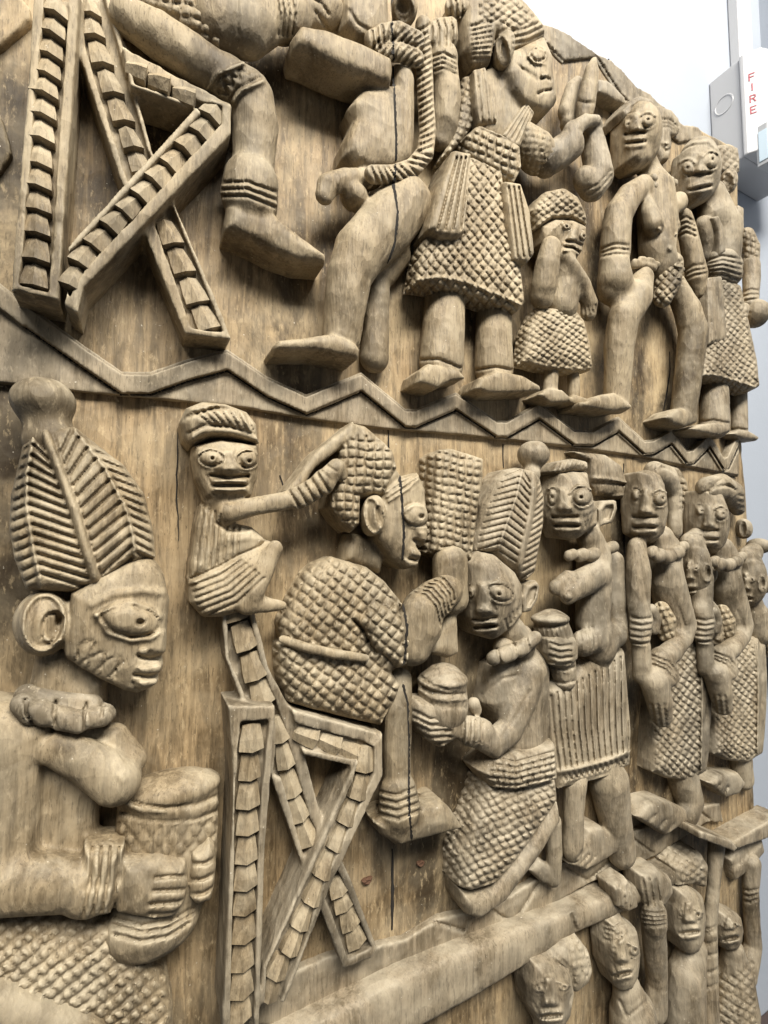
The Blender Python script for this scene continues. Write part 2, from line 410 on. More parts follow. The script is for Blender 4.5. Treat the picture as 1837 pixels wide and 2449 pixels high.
# ------------------------------------------------------------------ walls behind the panel
def box(name, lo, hi, mat, parent=None, label=None, kind=None, bev=0.0):
    lo, hi = np.array(lo, float), np.array(hi, float); c = (lo+hi)/2
    vs = [(x, y, z) for x in (lo[0], hi[0]) for y in (lo[1], hi[1]) for z in (lo[2], hi[2])]
    fs = [(0,1,3,2), (4,6,7,5), (0,4,5,1), (2,3,7,6), (0,2,6,4), (1,5,7,3)]
    me = bpy.data.meshes.new(name); off = c if parent is None else np.array(parent.location)*0
    me.from_pydata([tuple(np.array(v) - (c if parent is None else 0)) for v in vs], [], fs)
    o = link(name, me, mat, parent, label, kind)
    if parent is None: o.location = c
    if bev:
        b = o.modifiers.new("b", 'BEVEL'); b.width = bev; b.segments = 3
    return o
WALLY = 0.06
box("wall", (-3, WALLY, 0), (1.6, WALLY+0.1, 3.0), M_WALL, kind="structure")
box("wall", (0.955, -1.5, 0), (1.055, WALLY, 3.0), M_WALL, kind="structure")
def thing(name, loc, label, cat):
    o = bpy.data.objects.new(name, None); SC.collection.objects.link(o); o.location = loc; o.empty_display_size = .05
    o["label"] = label; o["category"] = cat; return o
def mesh(name, vs, fs, mat, parent, bev=0.0, smooth=False):
    me = bpy.data.meshes.new(name); me.from_pydata([tuple(v) for v in vs], [], fs); me.update()
    o = link(name, me, mat, parent)
    if bev:
        b = o.modifiers.new("b", 'BEVEL'); b.width = bev; b.segments = 3; b.limit_method = 'ANGLE'
    return o
def prism(name, prof, z0, z1, mat, parent, bev=0.0, inset=0.0):
    n = len(prof); c = np.mean(prof, 0)
    lo = [(x, y, z0) for x, y in prof]; hi = [(x + (c[0]-x)*inset, y, z1) for x, y in prof]
    fs = [tuple(range(n))[::-1], tuple(range(n, 2*n))] + [(i, (i+1) % n, n+(i+1) % n, n+i) for i in range(n)]
    return mesh(name, lo+hi, fs, mat, parent, bev)
AL = np.array([0.785, WALLY, CAMZ + 0.573])
al = thing("fire_alarm", AL, "white wall-mounted fire alarm with red lettering and strobe, beside the panel's top corner", "fire alarm")
rel = lambda prof: [(x-AL[0], y-AL[1]) for x, y in prof]
prism("back_box", rel([(.787,WALLY-.0005),(.787,.016),(.915,.016),(.915,WALLY-.0005)]), 0.001, 0.156, M_ALARM, al, 0.002)
cov = prism("cover", rel([(.783,.0155),(.784,.010),(.796,-.008),(.838,-.021),(.872,-.021),(.912,-.008),(.919,.010),(.919,.0155)]), -0.001, 0.157, M_ALARM, al, 0.0025)
# knock-out ring on the side of the box
rv, rf = [], []; nr = 40
for i in range(nr):
    a = 2*math.pi*i/nr
    for rr, dx in ((.0118, 0), (.0128, -.0009), (.0138, -.0009), (.0148, 0)): rv.append((.787-AL[0]+dx, .040-AL[1]+rr*math.cos(a)*.95, .103+rr*math.sin(a)))
for i in range(nr):
    for j in range(3): rf.append((4*i+j, 4*((i+1) % nr)+j, 4*((i+1) % nr)+j+1, 4*i+j+1))
mesh("knockout_ring", rv, rf, M_ALARM, al)
# lettering down the slanted flank of the cover
ex = np.array([.012, -.018, 0]); ex /= np.linalg.norm(ex); en = np.array([-.018, -.012, 0]); en /= np.linalg.norm(en)
STROKES = {"F": [((0,0),(0,1)), ((0,1),(.62,1)), ((0,.52),(.5,.52))], "I": [((.3,0),(.3,1))],
           "R": [((0,0),(0,1)), ((0,1),(.45,1)), ((.45,1),(.6,.88)), ((.6,.88),(.6,.66)), ((.6,.66),(.45,.52)), ((.45,.52),(0,.52)), ((.32,.52),(.62,0))],
           "E": [((0,0),(0,1)), ((0,1),(.62,1)), ((0,.52),(.5,.52)), ((0,0),(.62,0))]}
for ch, zb in zip("FIRE", (.1105, .0945, .0765, .0590)):
    vs, fs = [], []; hgt = .0100; base = np.array([.784, .010, 0]) - [AL[0], AL[1], 0] + ex*.0062
    for a, b in STROKES[ch]:
        a, b = np.array(a)*[1.0, 1]*hgt, np.array(b)*[1.0, 1]*hgt; d = (b-a)/np.linalg.norm(b-a); q = np.array([-d[1], d[0]])*.00075; a = a - d*.0006; b = b + d*.0006
        k0 = len(vs)
        for s_ in (a+q, b+q, b-q, a-q):
            for off in (.0001, .0005): vs.append(base + ex*s_[0] + np.array([0, 0, zb + s_[1]]) + en*off)
        fs += [(k0+1,k0+3,k0+5,k0+7), (k0,k0+1,k0+7,k0+6), (k0+6,k0+7,k0+5,k0+4), (k0+4,k0+5,k0+3,k0+2), (k0+2,k0+3,k0+1,k0)]
    mesh("letter", vs, fs, M_RED, cov)
prism("strobe_housing", rel([(.791,.002),(.7925,-.012),(.806,-.023),(.850,-.030),(.866,-.023),(.872,.002)]), -0.026, 0.036, M_GREYP, cov, 0.0015)
prism("strobe_lens", rel([(.7900,-.001),(.7917,-.0125),(.8056,-.0238),(.850,-.0310),(.867,-.0235),(.870,-.001)]), -0.020, 0.026, M_LENS, cov, 0.001)
cd = thing("conduit", (0.872, WALLY, CAMZ+0.73), "white square conduit running up the wall from the fire alarm", "conduit")
prism("raceway", [(-.021,-.0005),(-.021,-.016),(.021,-.016),(.021,-.0005)], 0.0005, 0.85, M_ALARM, cd, 0.002)
M_DARK = plain("dark_enamel", (0.02, 0.02, 0.025), 0.4); M_BROWN = plain("dark_brown_paint", (0.06, 0.04, 0.035), 0.5)
def lone(name, lo, hi, mat, label, cat):
    o = box(name, lo, hi, mat, label=label, bev=0.003); o["category"] = cat
lone("wall_box", (0.872, WALLY-0.03, CAMZ-0.245), (0.95, WALLY-.0005, CAMZ-0.115), M_DARK, "black box fixed to the white wall just past the panel's right edge", "wall box")
lone("wall_ledge", (0.45, WALLY-0.03, CAMZ-0.9), (0.95, WALLY-.0005, CAMZ-0.675), M_BROWN, "dark brown ledge on the wall below the panel's right corner", "ledge")
# ------------------------------------------------------------------ the board itself
if only('board'):
    p = Part(F, vox=4.0, rough=0.7); p.wmin = -60
    top = [C3.src(*q) for q in [(-420,-150),(-120,-120),(60,20),(110,55),(175,65),(225,135),(290,150),(345,165),(400,205),(470,238),(480,262),(540,290),(600,330),(690,372),(770,450),(850,540),(925,575),(960,615),(1050,690),(1130,770),(1215,780),(1245,805),(1330,850),(1400,885),(1460,905)]]
    right = [C3.src(*q) for q in [(1470,1000),(1475,1200),(1480,1500)]] + [(1768,700),(1770,1000)] + [C9.src(*q) for q in [(1285,240),(1280,300),(1295,420),(1310,560),(1325,840),(1330,1100)]] + [(1800,1600),(1805,1880)] + [C10.src(*q) for q in [(1600,700),(1605,900),(1600,1180),(1612,1260),(1595,1350),(1590,1560),(1500,1660),(1490,1750)]]
    bottom = [(1750,2560),(1500,2620),(600,2620),(-130,2600),(-130,1200),(-130,-120),(300,-130)]
    k = F.k
    p.poly([(x/k, y/k) for x, y in top+right+bottom], 0, bot=-34, r=1.2)
    board = p.build("board", panel, M_BOARD, wcut=-22)
    # drying cracks and the plank seam, laid on as thin near-black strips
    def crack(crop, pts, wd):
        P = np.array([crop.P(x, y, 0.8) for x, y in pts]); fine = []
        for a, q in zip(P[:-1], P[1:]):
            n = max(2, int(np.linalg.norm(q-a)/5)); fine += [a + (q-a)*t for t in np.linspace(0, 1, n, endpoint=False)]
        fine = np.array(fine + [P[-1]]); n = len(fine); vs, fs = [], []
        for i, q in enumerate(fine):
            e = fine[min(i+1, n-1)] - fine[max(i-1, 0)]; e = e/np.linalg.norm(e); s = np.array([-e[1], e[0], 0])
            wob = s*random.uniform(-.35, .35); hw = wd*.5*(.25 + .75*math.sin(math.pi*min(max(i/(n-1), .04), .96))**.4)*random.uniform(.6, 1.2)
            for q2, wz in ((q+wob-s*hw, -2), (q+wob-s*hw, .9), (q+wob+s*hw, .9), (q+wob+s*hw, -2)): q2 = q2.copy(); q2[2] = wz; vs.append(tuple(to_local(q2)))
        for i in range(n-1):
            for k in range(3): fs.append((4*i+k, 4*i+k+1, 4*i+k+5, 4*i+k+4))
        me = bpy.data.meshes.new("crack_groove_strip"); me.from_pydata(vs, [], fs); me.update(); link("crack_groove_strip", me, M_BLACK, board)
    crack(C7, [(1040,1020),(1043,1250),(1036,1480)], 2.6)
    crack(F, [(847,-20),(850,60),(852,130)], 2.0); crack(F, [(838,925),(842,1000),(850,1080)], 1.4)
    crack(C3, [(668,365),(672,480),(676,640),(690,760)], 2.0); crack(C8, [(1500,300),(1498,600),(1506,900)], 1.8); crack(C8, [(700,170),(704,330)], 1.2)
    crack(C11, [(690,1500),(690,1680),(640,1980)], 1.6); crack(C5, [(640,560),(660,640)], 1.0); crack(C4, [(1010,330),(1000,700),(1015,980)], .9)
    # two rusted nail stubs
    M_RUST = plain("rust", (0.10, 0.048, 0.024), 0.85, 0.6, 900)
    for x, y, r in ((895,1195,24), (1195,1098,20)):
        c = C7.P(x, y, 0.5); rr = C7.R(x, y, .5, r); vs, fs, n = [], [], 9
        for k, (f, wz) in enumerate(((1.0, -2), (1.05, 1.6), (.7, 2.6), (.25, 2.2))):
            for i in range(n):
                a = 2*math.pi*i/n; j = random.uniform(.75, 1.25)
                vs.append(tuple(to_local(c + np.array([rr*f*j*1.25*math.cos(a), rr*f*j*.7*math.sin(a), wz]))))
        for k in range(3):
            for i in range(n): fs.append((k*n+i, k*n+(i+1) % n, (k+1)*n+(i+1) % n, (k+1)*n+i))
        fs.append(tuple(range(3*n, 4*n)))
        me = bpy.data.meshes.new("rusty_nail"); me.from_pydata(vs, [], fs); me.update(); link("rusty_nail", me, M_RUST, board)

LEDGE = [(-130,905),(169,937),(300,950),(430,962),(586,978),(729,1003),(923,1028),(1100,1042),(1236,1056),(1373,1071),(1543,1096),(1606,1110),(1729,1133),(1768,1140)]
ZIG = [(-60,690),(59,781),(198,880),(291,943),(359,943),(452,910),(544,886),(640,950),(733,991),(864,936),(970,1022),(995,1022),(1091,980),(1189,1046),(1214,1046),(1290,1002),(1375,1066),(1420,1066),(1480,1032),(1542,1088),(1565,1086),(1606,1062),(1644,1110),(1660,1108),(1697,1070),(1732,1126),(1742,1120),(1767,1065)]
class _S(Crop): pass
S = Crop(0, 0, 1.0)
def rib_up(P, dy0, dy1): return [(x, y - (dy0 + (dy1-dy0)*max(0, min(1, x/1750)))) for x, y in P]
if only('band'):
    p = Part(S, vox=0.95, rough=0.35)
    up = rib_up(LEDGE, 150, 62)
    p.poly(LEDGE + [(1768,1040)] + rib_up(ZIG, 60, 32)[::-1], 7, r=0.6)
    p.poly(ZIG + rib_up(ZIG, 52, 28)[::-1], 13.5, r=0.4, k=0)
    p.line(ZIG[1:], 4.0, -4.0, True)
    p.line(LEDGE, 7, -3.0)
    zb = p.build("zigzag_border", panel, M_BAND, "zigzag border ribbon carved between the two rows of figures")
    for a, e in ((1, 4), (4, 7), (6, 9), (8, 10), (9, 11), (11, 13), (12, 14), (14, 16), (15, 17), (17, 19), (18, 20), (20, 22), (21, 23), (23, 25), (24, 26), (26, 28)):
        surface_strip([zb], S, [(x, y+2.5) for x, y in ZIG[a:e]], 1.7, zb, M_BLACK)  # near-black strips darken the carved groove below the zigzag ribbon
    p = Part(C3, vox=1.5, rough=1.0)
    p.poly([(-420,-190),(0,0),(110,62),(170,72),(220,140),(290,156),(345,171),(470,245),(540,296),(600,336),(690,378),(770,456),(850,546),(925,581),(960,621),(1050,696),(1130,776),(1215,786),(1245,811),(1250,860),(1110,880),(1000,800),(880,690),(760,640),(670,480),(585,348),(400,370),(390,385),(250,240),(130,120),(0,60),(-420,-100)], 5, r=1.0)
    p.line([(130,118),(250,250),(390,385)], 10, -3).line([(585,345),(740,590),(790,640)], 12, -3.5)
    p.build("zigzag_border", panel, M_BAND, "zigzag border carved along the rough top edge of the panel")
    p = Part(C10, vox=1.5, rough=1.0)
    p.poly([(-1250,1560),(-700,1330),(-300,1240),(-100,1120),(180,1060),(560,820),(920,660),(1300,520),(1400,500),(1420,600),(1330,600),(1060,780),(900,850),(700,930),(280,1170),(0,1300),(-300,1420),(-900,1700),(-1250,1700)], 9, r=1.2)
    for q in ([(180,1075),(285,1148)],[(285,1148),(420,930)],[(560,838),(690,915)],[(690,915),(860,760)],[(920,678),(1050,775)],[(1300,548),(1360,598)],[(-140,1135),(20,1180)],[(20,1180),(110,1000)]): p.line(q, 11, -3.5, True)
    p.build("zigzag_border", panel, M_BAND, "zigzag border carved above the thick rail")
    p = Part(C10, vox=1.8, rough=0.5)
    p.poly([(-1000,1790),(-300,1430),(0,1305),(300,1185),(600,1072),(830,985),(1200,830),(1228,868),(1150,945),(990,1030),(830,1112),(620,1202),(360,1370),(100,1530),(-300,1760),(-1000,2160)], 32, r=4, dome=7, R=14)
    p.line([(90,1400),(110,1560)], 12, -2.2).line([(600,1100),(628,1190)], 16, -3).line([(830,960),(860,1080)], 12, -2)
    p.build("carved_rail", panel, M_BAND, "thick rail carved below the lower row, gripped by raised hands")
if only('band'):
    # ridges of the neighbouring scene at the far left
    p = Part(C1, vox=1.6, rough=0.8)
    p.poly([(-120,-80),(60,-80),(170,40),(175,100),(0,245),(-120,330)], 9, r=2)
    p.build("carved_ridge", panel, M_BOARD)
    p = Part(C1, vox=1.6, rough=0.8)
    p.poly([(-120,580),(0,640),(40,760),(60,860),(0,960),(-120,1000)], 8, r=2)
    p.line([(0,470),(60,560),(120,650)], 18, -2)
    p.build("carved_ridge", panel, M_BOARD)
# ------------------------------------------------------------------ the two slatted chairs
def stud_mesh():
    # a wedge-shaped bead: low and pointed at its upper end, wide and proud at its lower lip
    v = [(-.36,-.47,.30),(0,-.53,.52),(.36,-.47,.30), (-.47,.05,.50),(0,-.02,.86),(.47,.05,.50), (-.5,.40,.62),(0,.43,.98),(.5,.40,.62),
         (-.47,.46,.1),(0,.49,.1),(.47,.46,.1), (-.38,-.5,-.3),(0,-.56,-.3),(.38,-.5,-.3), (-.5,.05,-.3),(.5,.05,-.3), (-.49,.47,-.3),(.49,.47,-.3)]
    f = [(0,1,4,3),(1,2,5,4),(3,4,7,6),(4,5,8,7),(6,7,10,9),(7,8,11,10),(12,13,1,0),(13,14,2,1),(15,12,0,3),(14,16,5,2),(17,15,3,6,9),(16,18,11,8,5)]
    me = bpy.data.meshes.new("stud"); me.from_pydata(v, [], [tuple(reversed(q)) for q in f]); me.materials.append(M_FIG); me.update(); return me
STUD = stud_mesh()
def studs(parent, crop, pts, width, h, high, flip=False, last=None, name="stud"):
    h *= WS; high *= WS*1.5; n = len(pts); Q = [crop.P(x, y, h + .6*high) for x, y in pts]
    for q in Q: q[2] = h
    for i in range(n):
        a = Q[max(i-1, 0)]; b = Q[min(i+1, n-1)]; e = (b - a); L = np.linalg.norm(e)/(min(i+1, n-1) - max(i-1, 0)); e = e/np.linalg.norm(e)
        if flip: e = -e
        x, y = pts[i]; w = crop.R(x, y, h, width)
        s = np.array([-e[1], e[0], 0])*(-1 if True else 1)
        jit = random.uniform(.94, 1.05); tw = random.uniform(-.05, .05)
        sx = s*w*jit*.93; sy = e*L*0.95; sy = sy + s*tw*L; nz = np.array([0, 0, high*random.uniform(.9, 1.1)])
        conv = lambda q: Vector((q[0]/1000, -q[2]/1000, q[1]/1000))
        M = Matrix.Identity(4)
        for j, q in enumerate((sx, sy, nz)):
            c = conv(q)
            for r in range(3): M[r][j] = c[r]
        t = to_local(Q[i]); 
        for r in range(3): M[r][3] = t[r]
        o = bpy.data.objects.new(name, STUD); SC.collection.objects.link(o); o.parent = parent; o.matrix_local = M
if only('chairA'):
    p = Part(C1, vox=1.35, rough=0.45); H = 44
    p.poly([(430,-60),(440,270),(690,1030),(830,1340),(1050,1890),(1312,1922),(1270,1800),(1000,1180),(862,850),(610,-60)], 33, r=1.5)
    p.poly([(470,-80),(478,250),(725,1030),(800,1100),(905,1345),(1085,1858),(1270,1885),(990,1190),(840,850),(575,-80)], 33+20, at=33, bot=33-8, r=.6, k=1, sub=True)
    p.poly([(690,250),(760,296),(1305,585),(1300,660),(1110,618),(740,484)], 42, bot=4, r=1.5)
    p.poly([(195,-60),(62,1640),(330,1702),(455,-60)], H, r=1.5)
    p.poly([(1110,606),(1200,560),(1312,590),(1312,752),(472,1625),(438,1772),(362,1725),(385,1392)], H+1, r=1.5)
    p.poly([(258,-80),(112,1615),(275,1652),(395,-80)], H+20, at=H, bot=H-9, r=.6, k=1, sub=True)
    p.poly([(745,345),(1130,560),(1260,600),(1255,700),(480,1530),(385,1690),(378,1450),(1140,640),(1085,575),(760,462)], H+20, at=H, bot=H-9, r=.6, k=1, sub=True)
    p.line([(95,1655),(325,1712)], 16, -1)
    chA = p.build("slatted_chair", panel, M_FIG, "slatted folding chair carved under the trousered leg, with rows of wedge-shaped studs")
    studs(chA, C1, [(322,40),(298,150),(282,265),(265,378),(250,492),(240,610),(230,738),(222,880),(215,1010),(208,1138),(205,1270),(203,1418),(194,1565)], 146, H-9, 8)
    studs(chA, C1, [(505,35),(525,150),(565,300),(622,465),(680,625),(738,785),(790,920)], 122, 25, 7)
    studs(chA, C1, [(960,1320),(1025,1480),(1098,1650),(1165,1805)], 135, 25, 7)
    studs(chA, C1, [(778,382),(908,452),(1050,525)], 110, 37, 9)
    studs(chA, C1, [(1208,628),(1150,722),(1070,812),(985,900),(897,988),(820,1078),(727,1162),(645,1250),(555,1352),(475,1452),(418,1575)], 132, H-8, 8)
if only('chairB'):
    p = Part(C7, vox=1.35, rough=0.45); H = 46
    # back rail up to the boy, crossing behind
    p.poly([(95,-60),(60,-460),(110,-490),(225,-460),(340,0),(470,240),(540,480),(640,850),(790,1160),(955,1590),(925,1640),(765,1705),(645,1390),(520,1090),(350,600),(345,560),(240,230),(185,180)], 30, r=1.5)
    p.poly([(115,-60),(95,-395),(205,-410),(225,-330),(300,-20),(380,180),(420,300),(580,860),(760,1200),(925,1585),(790,1650),(690,1370),(540,1060),(410,620),(365,600),(390,330),(310,205),(215,190),(180,90)], 50, at=30, bot=21, r=.6, k=1, sub=True)
    p.poly([(470,230),(560,255),(980,370),(960,450),(985,620),(880,500),(825,555),(540,490)], 38, bot=3, r=1.5)
    p.poly([(825,545),(985,370),(985,610),(700,1210),(560,1560),(430,1900),(290,1900),(310,1700)], 42, r=1.5)
    p.poly([(505,320),(880,420),(940,445),(935,600),(655,1200),(540,1560),(400,1910),(320,1910),(330,1690),(825,620),(850,520),(800,520),(520,460)], 65, at=42, bot=33, r=.6, k=1, sub=True)
    p.poly([(110,210),(378,210),(350,640),(318,1000),(285,2050),(75,2050),(140,640)], H, r=1.8)
    p.poly([(178,305),(345,290),(300,690),(280,1000),(255,2060),(120,2060),(155,640)], H+20, at=H, bot=H-9, r=.6, k=1, sub=True)
    chB = p.build("slatted_chair", panel, M_FIG2, "slatted folding chair carved below the seated ruler, with rows of square studs")
    studs(chB, C7, [(242,395),(232,560),(225,720),(222,870),(215,1030),(210,1180),(205,1320),(200,1475),(192,1640),(186,1790),(180,1940)], 140, H-9, 8)
    studs(chB, C7, [(150,-345),(200,-180),(255,-10),(300,140)], 150, 22, 7)
    studs(chB, C7, [(400,350),(430,495),(465,660),(505,800),(555,935)], 118, 22, 7)
    studs(chB, C7, [(560,385),(690,425),(805,475)], 120, 30, 7)
    studs(chB, C7, [(890,520),(860,675),(805,825),(745,970),(672,1125),(610,1275),(540,1420),(480,1560),(400,1700),(352,1830)], 122, 34, 7)
    studs(chB, C7, [(738,1240),(764,1325),(798,1425),(832,1530)], 130, 22, 6)
# ------------------------------------------------------------------ lower row: kneeling woman with tall crest and drum
if only('L1'):
    p = Part(C4, vox=1.1)
    p.poly([(840,1075),(893,1105),(928,1165),(945,1230),(952,1280),(966,1320),(955,1420),(948,1520),(945,1615),(915,1640),(928,1690),(915,1725),(898,1750),(900,1790),(850,1830),(780,1858),(700,1842),(560,1775),(440,1705),(360,1645),(345,1540),(380,1400),(395,1280),(560,1180),(760,1080)], 56, r=6, dome=15, R=40)
    p.poly([(200,1600),(400,1600),(600,1780),(600,1900),(500,2000),(220,1960),(150,1800)], 33, r=8, dome=10, R=20, k=6)
    p.ell(248,1445,30, 140,182, 20, 6)
    # eye, lids, ear
    p.ring(248,1445,118,160,6,60,3.2).ring(285,1475,50,85,10,26,-2.0).dot(300,1450,62,80,20,-4).dot(335,1435,22,40,30,-4).line([(340,1540),(300,1560),(250,1540)],26,2)
    p.dot(735,1432,165,88,8,7)
    p.line([(545,1400),(640,1350),(760,1335),(850,1365),(905,1410)], 42, 3.0).line([(545,1405),(610,1500),(740,1545),(850,1535),(900,1500)], 34, 2.6)
    p.line([(575,1400),(650,1362),(750,1350),(850,1385),(890,1415)], 16, -2).line([(570,1410),(640,1490),(750,1525),(880,1505)], 16, -2)
    p.dot(793,1443,26,20,-10,-5)
    p.line([(520,1340),(640,1280),(800,1262),(930,1275)], 50, 2.0)
    # nose, lips
    p.blob([(850,1480),(960,1470),(965,1640),(880,1640),(800,1610)], 45, 3.0)
    p.line([(785,1632),(840,1650),(905,1645)], 26, -4.5).dot(815,1610,28,24,0,2.5)
    p.blob([(760,1690),(930,1670),(935,1740),(800,1745)], 22, 2.5).blob([(760,1770),(900,1755),(905,1815),(800,1820)], 20, 2.5)
    p.line([(760,1740),(850,1752),(920,1735)], 22, -4).line([(750,1780),(770,1820),(830,1835)], 16, -1.8)
    # face marks
    for q in ([(430,1655),(455,1590),(520,1545)],[(455,1680),(500,1640),(540,1560)],[(500,1700),(520,1640),(575,1610)],[(540,1720),(585,1680),(600,1610)],[(570,1735),(590,1670),(640,1640)],[(620,1750),(665,1700),(680,1635)],[(650,1755),(660,1700),(700,1665)],[(440,1640),(445,1580),(490,1540)]):
        p.line(q, 9, -1.5)
    # trunk, breast, belly, arm
    p.c = C6
    p.poly([(-260,70),(60,95),(190,150),(300,215),(240,430),(215,900),(205,1100),(-260,1150)], 46, r=10, dome=12, R=26)
    p.poly([(200,170),(600,200),(640,300),(560,600),(555,900),(500,960),(200,960)], 30, r=8, dome=7, R=20)
    p.chain([(640,270,24,80),(740,400,26,85)], k=3)
    p.chain([(330,330,36,100),(480,400,38,112),(660,520,39,128)], k=4)
    p.dot(690,500,26,40,-30,1.2)
    p.chain([(-200,1100,36,165),(200,1095,38,155),(440,1100,40,135)], k=6)
    p.chain([(560,960,34,30),(520,1100,38,165)], k=1); p.poly([(470,905),(705,900),(690,1100),(630,1290),(410,1285),(450,1100)], 55, bot=10, r=6, dome=12, R=18)
    for i in range(4): x = 508+50*i; p.line([(x+18,890),(x+6,1050),(x-16,1180),(x-42,1300)], 20, -3)
    # hands
    p.poly([(690,975),(900,955),(1060,985),(1075,1110),(1060,1200),(1000,1300),(860,1320),(650,1280),(660,1100)], 54, bot=10, r=7, dome=12, R=20)
    p.poly([(1085,935),(1190,872),(1222,900),(1232,1010),(1225,1120),(1205,1200),(1110,1235),(1072,1190)], 50, bot=10, r=6, dome=12, R=16)
    for q in ([(880,1065),(980,1055),(1065,1058)],[(870,1140),(980,1135),(1065,1130)],[(850,1215),(980,1205),(1055,1195)],[(850,1270),(930,1275),(1010,1262)]): p.line(q, 24, -3.2)
    for q in ([(1085,985),(1160,985),(1230,950)],[(1078,1078),(1150,1075),(1230,1035)],[(1080,1160),(1150,1155),(1220,1115)]): p.line(q, 24, -3.2)
    w1 = p.build("kneeling_woman", panel, M_FIG, "kneeling woman in profile holding a large drum, carved with tall plaited crest")
    p = Part(C4, vox=0.95)
    p.poly([(250,330),(330,310),(420,320),(520,400),(700,540),(815,700),(868,900),(885,1078),(765,1105),(560,1225),(430,1275),(250,1275),(130,1265),(60,1080),(28,900),(45,700),(110,430),(180,350)], 56, r=8, dome=17, R=32)
    rib = [(250,345),(330,560),(420,800),(490,1030),(545,1210)]; lr = [(190,370),(150,600),(150,800),(190,1050),(235,1240)]; rr = [(420,340),(590,560),(715,800),(755,960),(765,1100)]
    ro = [(480,370),(700,530),(825,720),(870,900),(885,1080)]; lo = [(130,400),(50,700),(28,900),(60,1100),(130,1270)]
    p.line(rib, 62, 3.0).line(rr, 30, 1.8).line(lr, 30, 1.8)
    p.line([(x-34,y) for x,y in rib], 14, -2.0).line([(x+34,y) for x,y in rib], 14, -2.0)
    sh = lambda P, d: [(x+d, y) for x, y in P]
    X = lambda P, y: float(np.interp(y, [q[1] for q in P], [q[0] for q in P]))
    for y in np.arange(400, 1230, 56):
        p.line([(X(lr,y)+12,y-20),(X(rib,y+75)-46,y+62)], 21, -3.2)
        p.line([(X(lr,y)-12,y-10),(X(lo,y+45)-14,y+45)], 19, -2.6)
    for y in np.arange(480, 1260, 62):
        y2 = max(y-150, 345)
        if y2 < 1090: p.line([(X(rib,y)+46,min(y,1215)),(X(rr,y2)-14,y2)], 22, -3.2)
    for y in np.arange(370, 1060, 52): p.line([(X(rr,y)+14,y),(X(ro,y+70)+16,y+70)], 19, -2.8)
    p.build("crested_headdress", w1, M_FIG)
    p = Part(C4); p.ell(245,190,30, 158,134, 20); p.chain([(262,280,30,105),(285,400,34,135)], k=6); p.build("topknot", w1, M_FIG)
    p = Part(C4)
    for (x, y, w, r, x2, y2) in ((130,1905,40,62,180,1960),(220,1945,44,66,270,1965),(360,1990,44,64,450,2005),(520,1985,40,56,580,1975),(600,1950,32,44,610,1965)):
        p.chain([(x,y,w,r),(x2,y2,w,r)], k=1.5)
    p.chain([(150,1850,26,60),(330,1880,32,50),(520,1900,30,50)], k=5)
    for q in ([(145,1880),(150,1960),(190,2020)],[(318,1890),(305,1960),(320,2050)],[(492,1900),(475,1970),(480,2060)],[(585,1900),(575,1980)]): p.line(q, 16, -3.5)
    p.build("necklace", w1, M_FIG2)
    p = Part(C6)
    p.chain([(960,640,22,262),(955,800,22,268),(960,950,22,262),(960,1100,22,240)], k=3, fw=0.55)
    p.poly([(600,100),(1300,100),(1300,545),(1240,560),(1100,585),(950,590),(800,575),(690,545),(600,520)], 80, at=30, bot=-20, r=1, k=3, sub=True)
    p.ell(965,560,20, 272, 92, 22, k=2)
    p.ell(870,1300,20, 250,190, 24, k=3)
    p.line([(690,600),(800,650),(950,668),(1110,650),(1230,600)], 16, -2.2).line([(690,690),(800,735),(950,748),(1110,735),(1235,685)], 18, -2.6).line([(700,640),(820,690),(960,705),(1110,690),(1230,640)], 50, 1.5)
    p.hatch((940,850), (42,58), (42,-58), 3.0, [(660,740),(800,755),(950,770),(1110,755),(1235,705),(1235,900),(1080,960),(700,970),(660,900)])
    for i, q in enumerate(([(640,1330),(800,1375),(960,1350),(1090,1270)],[(650,1385),(800,1425),(960,1395),(1070,1320)],[(650,1290),(800,1335),(960,1310),(1090,1240)])): p.line(q, 22, -2.4)
    p.build("drum", w1, M_FIG)
    p = Part(C6)
    p.poly([(-260,1240),(200,1262),(420,1300),(640,1330),(700,1440),(860,1540),(950,1680),(985,1850),(985,2060),(-260,2060)], 44, r=8, dome=24, R=50)
    p.hatch((300,1500), (46,48), (54,-42), 3.2)
    p.build("hatched_skirt", w1, M_FIG)
    p = Part(C6); p.poly([(-260,1640),(60,1700),(300,1800),(560,1900),(700,2060),(-260,2060)], 56, r=8, dome=14, R=30); p.build("shin", w1, M_FIG)
# ------------------------------------------------------------------ shared carving moves
def eye(p, x, y, rx, ry, ang=0, px=None, py=None, amp=4.5):
    p.ring(x, y, rx*1.12, ry*1.22, ang, max(rx, ry)*0.55, amp*0.45)
    p.dot(x, y, rx, ry, ang, amp)
    p.ring(x, y, rx*1.02, ry*1.04, ang, max(rx, ry)*0.30, -amp*0.40)
    p.dot(x if px is None else px, y if py is None else py, max(rx*.2, 9), max(ry*.24, 9), ang, -amp*1.1)
def lips(p, a, b, c, d, gap=22, amp=2.6, dx=0):
    # mouth from (a,b) to (c,d): two proud lips and a dark cut
    wd = gap*1.5
    p.line([(a, b-gap), ((a+c)/2+dx, (b+d)/2-gap*1.25), (c, d-gap)], wd, amp)
    p.line([(a, b+gap), ((a+c)/2+dx, (b+d)/2+gap*1.25), (c, d+gap)], wd, amp)
    p.line([(a, b), ((a+c)/2+dx, (b+d)/2), (c, d)], gap*0.95, -amp*1.5)
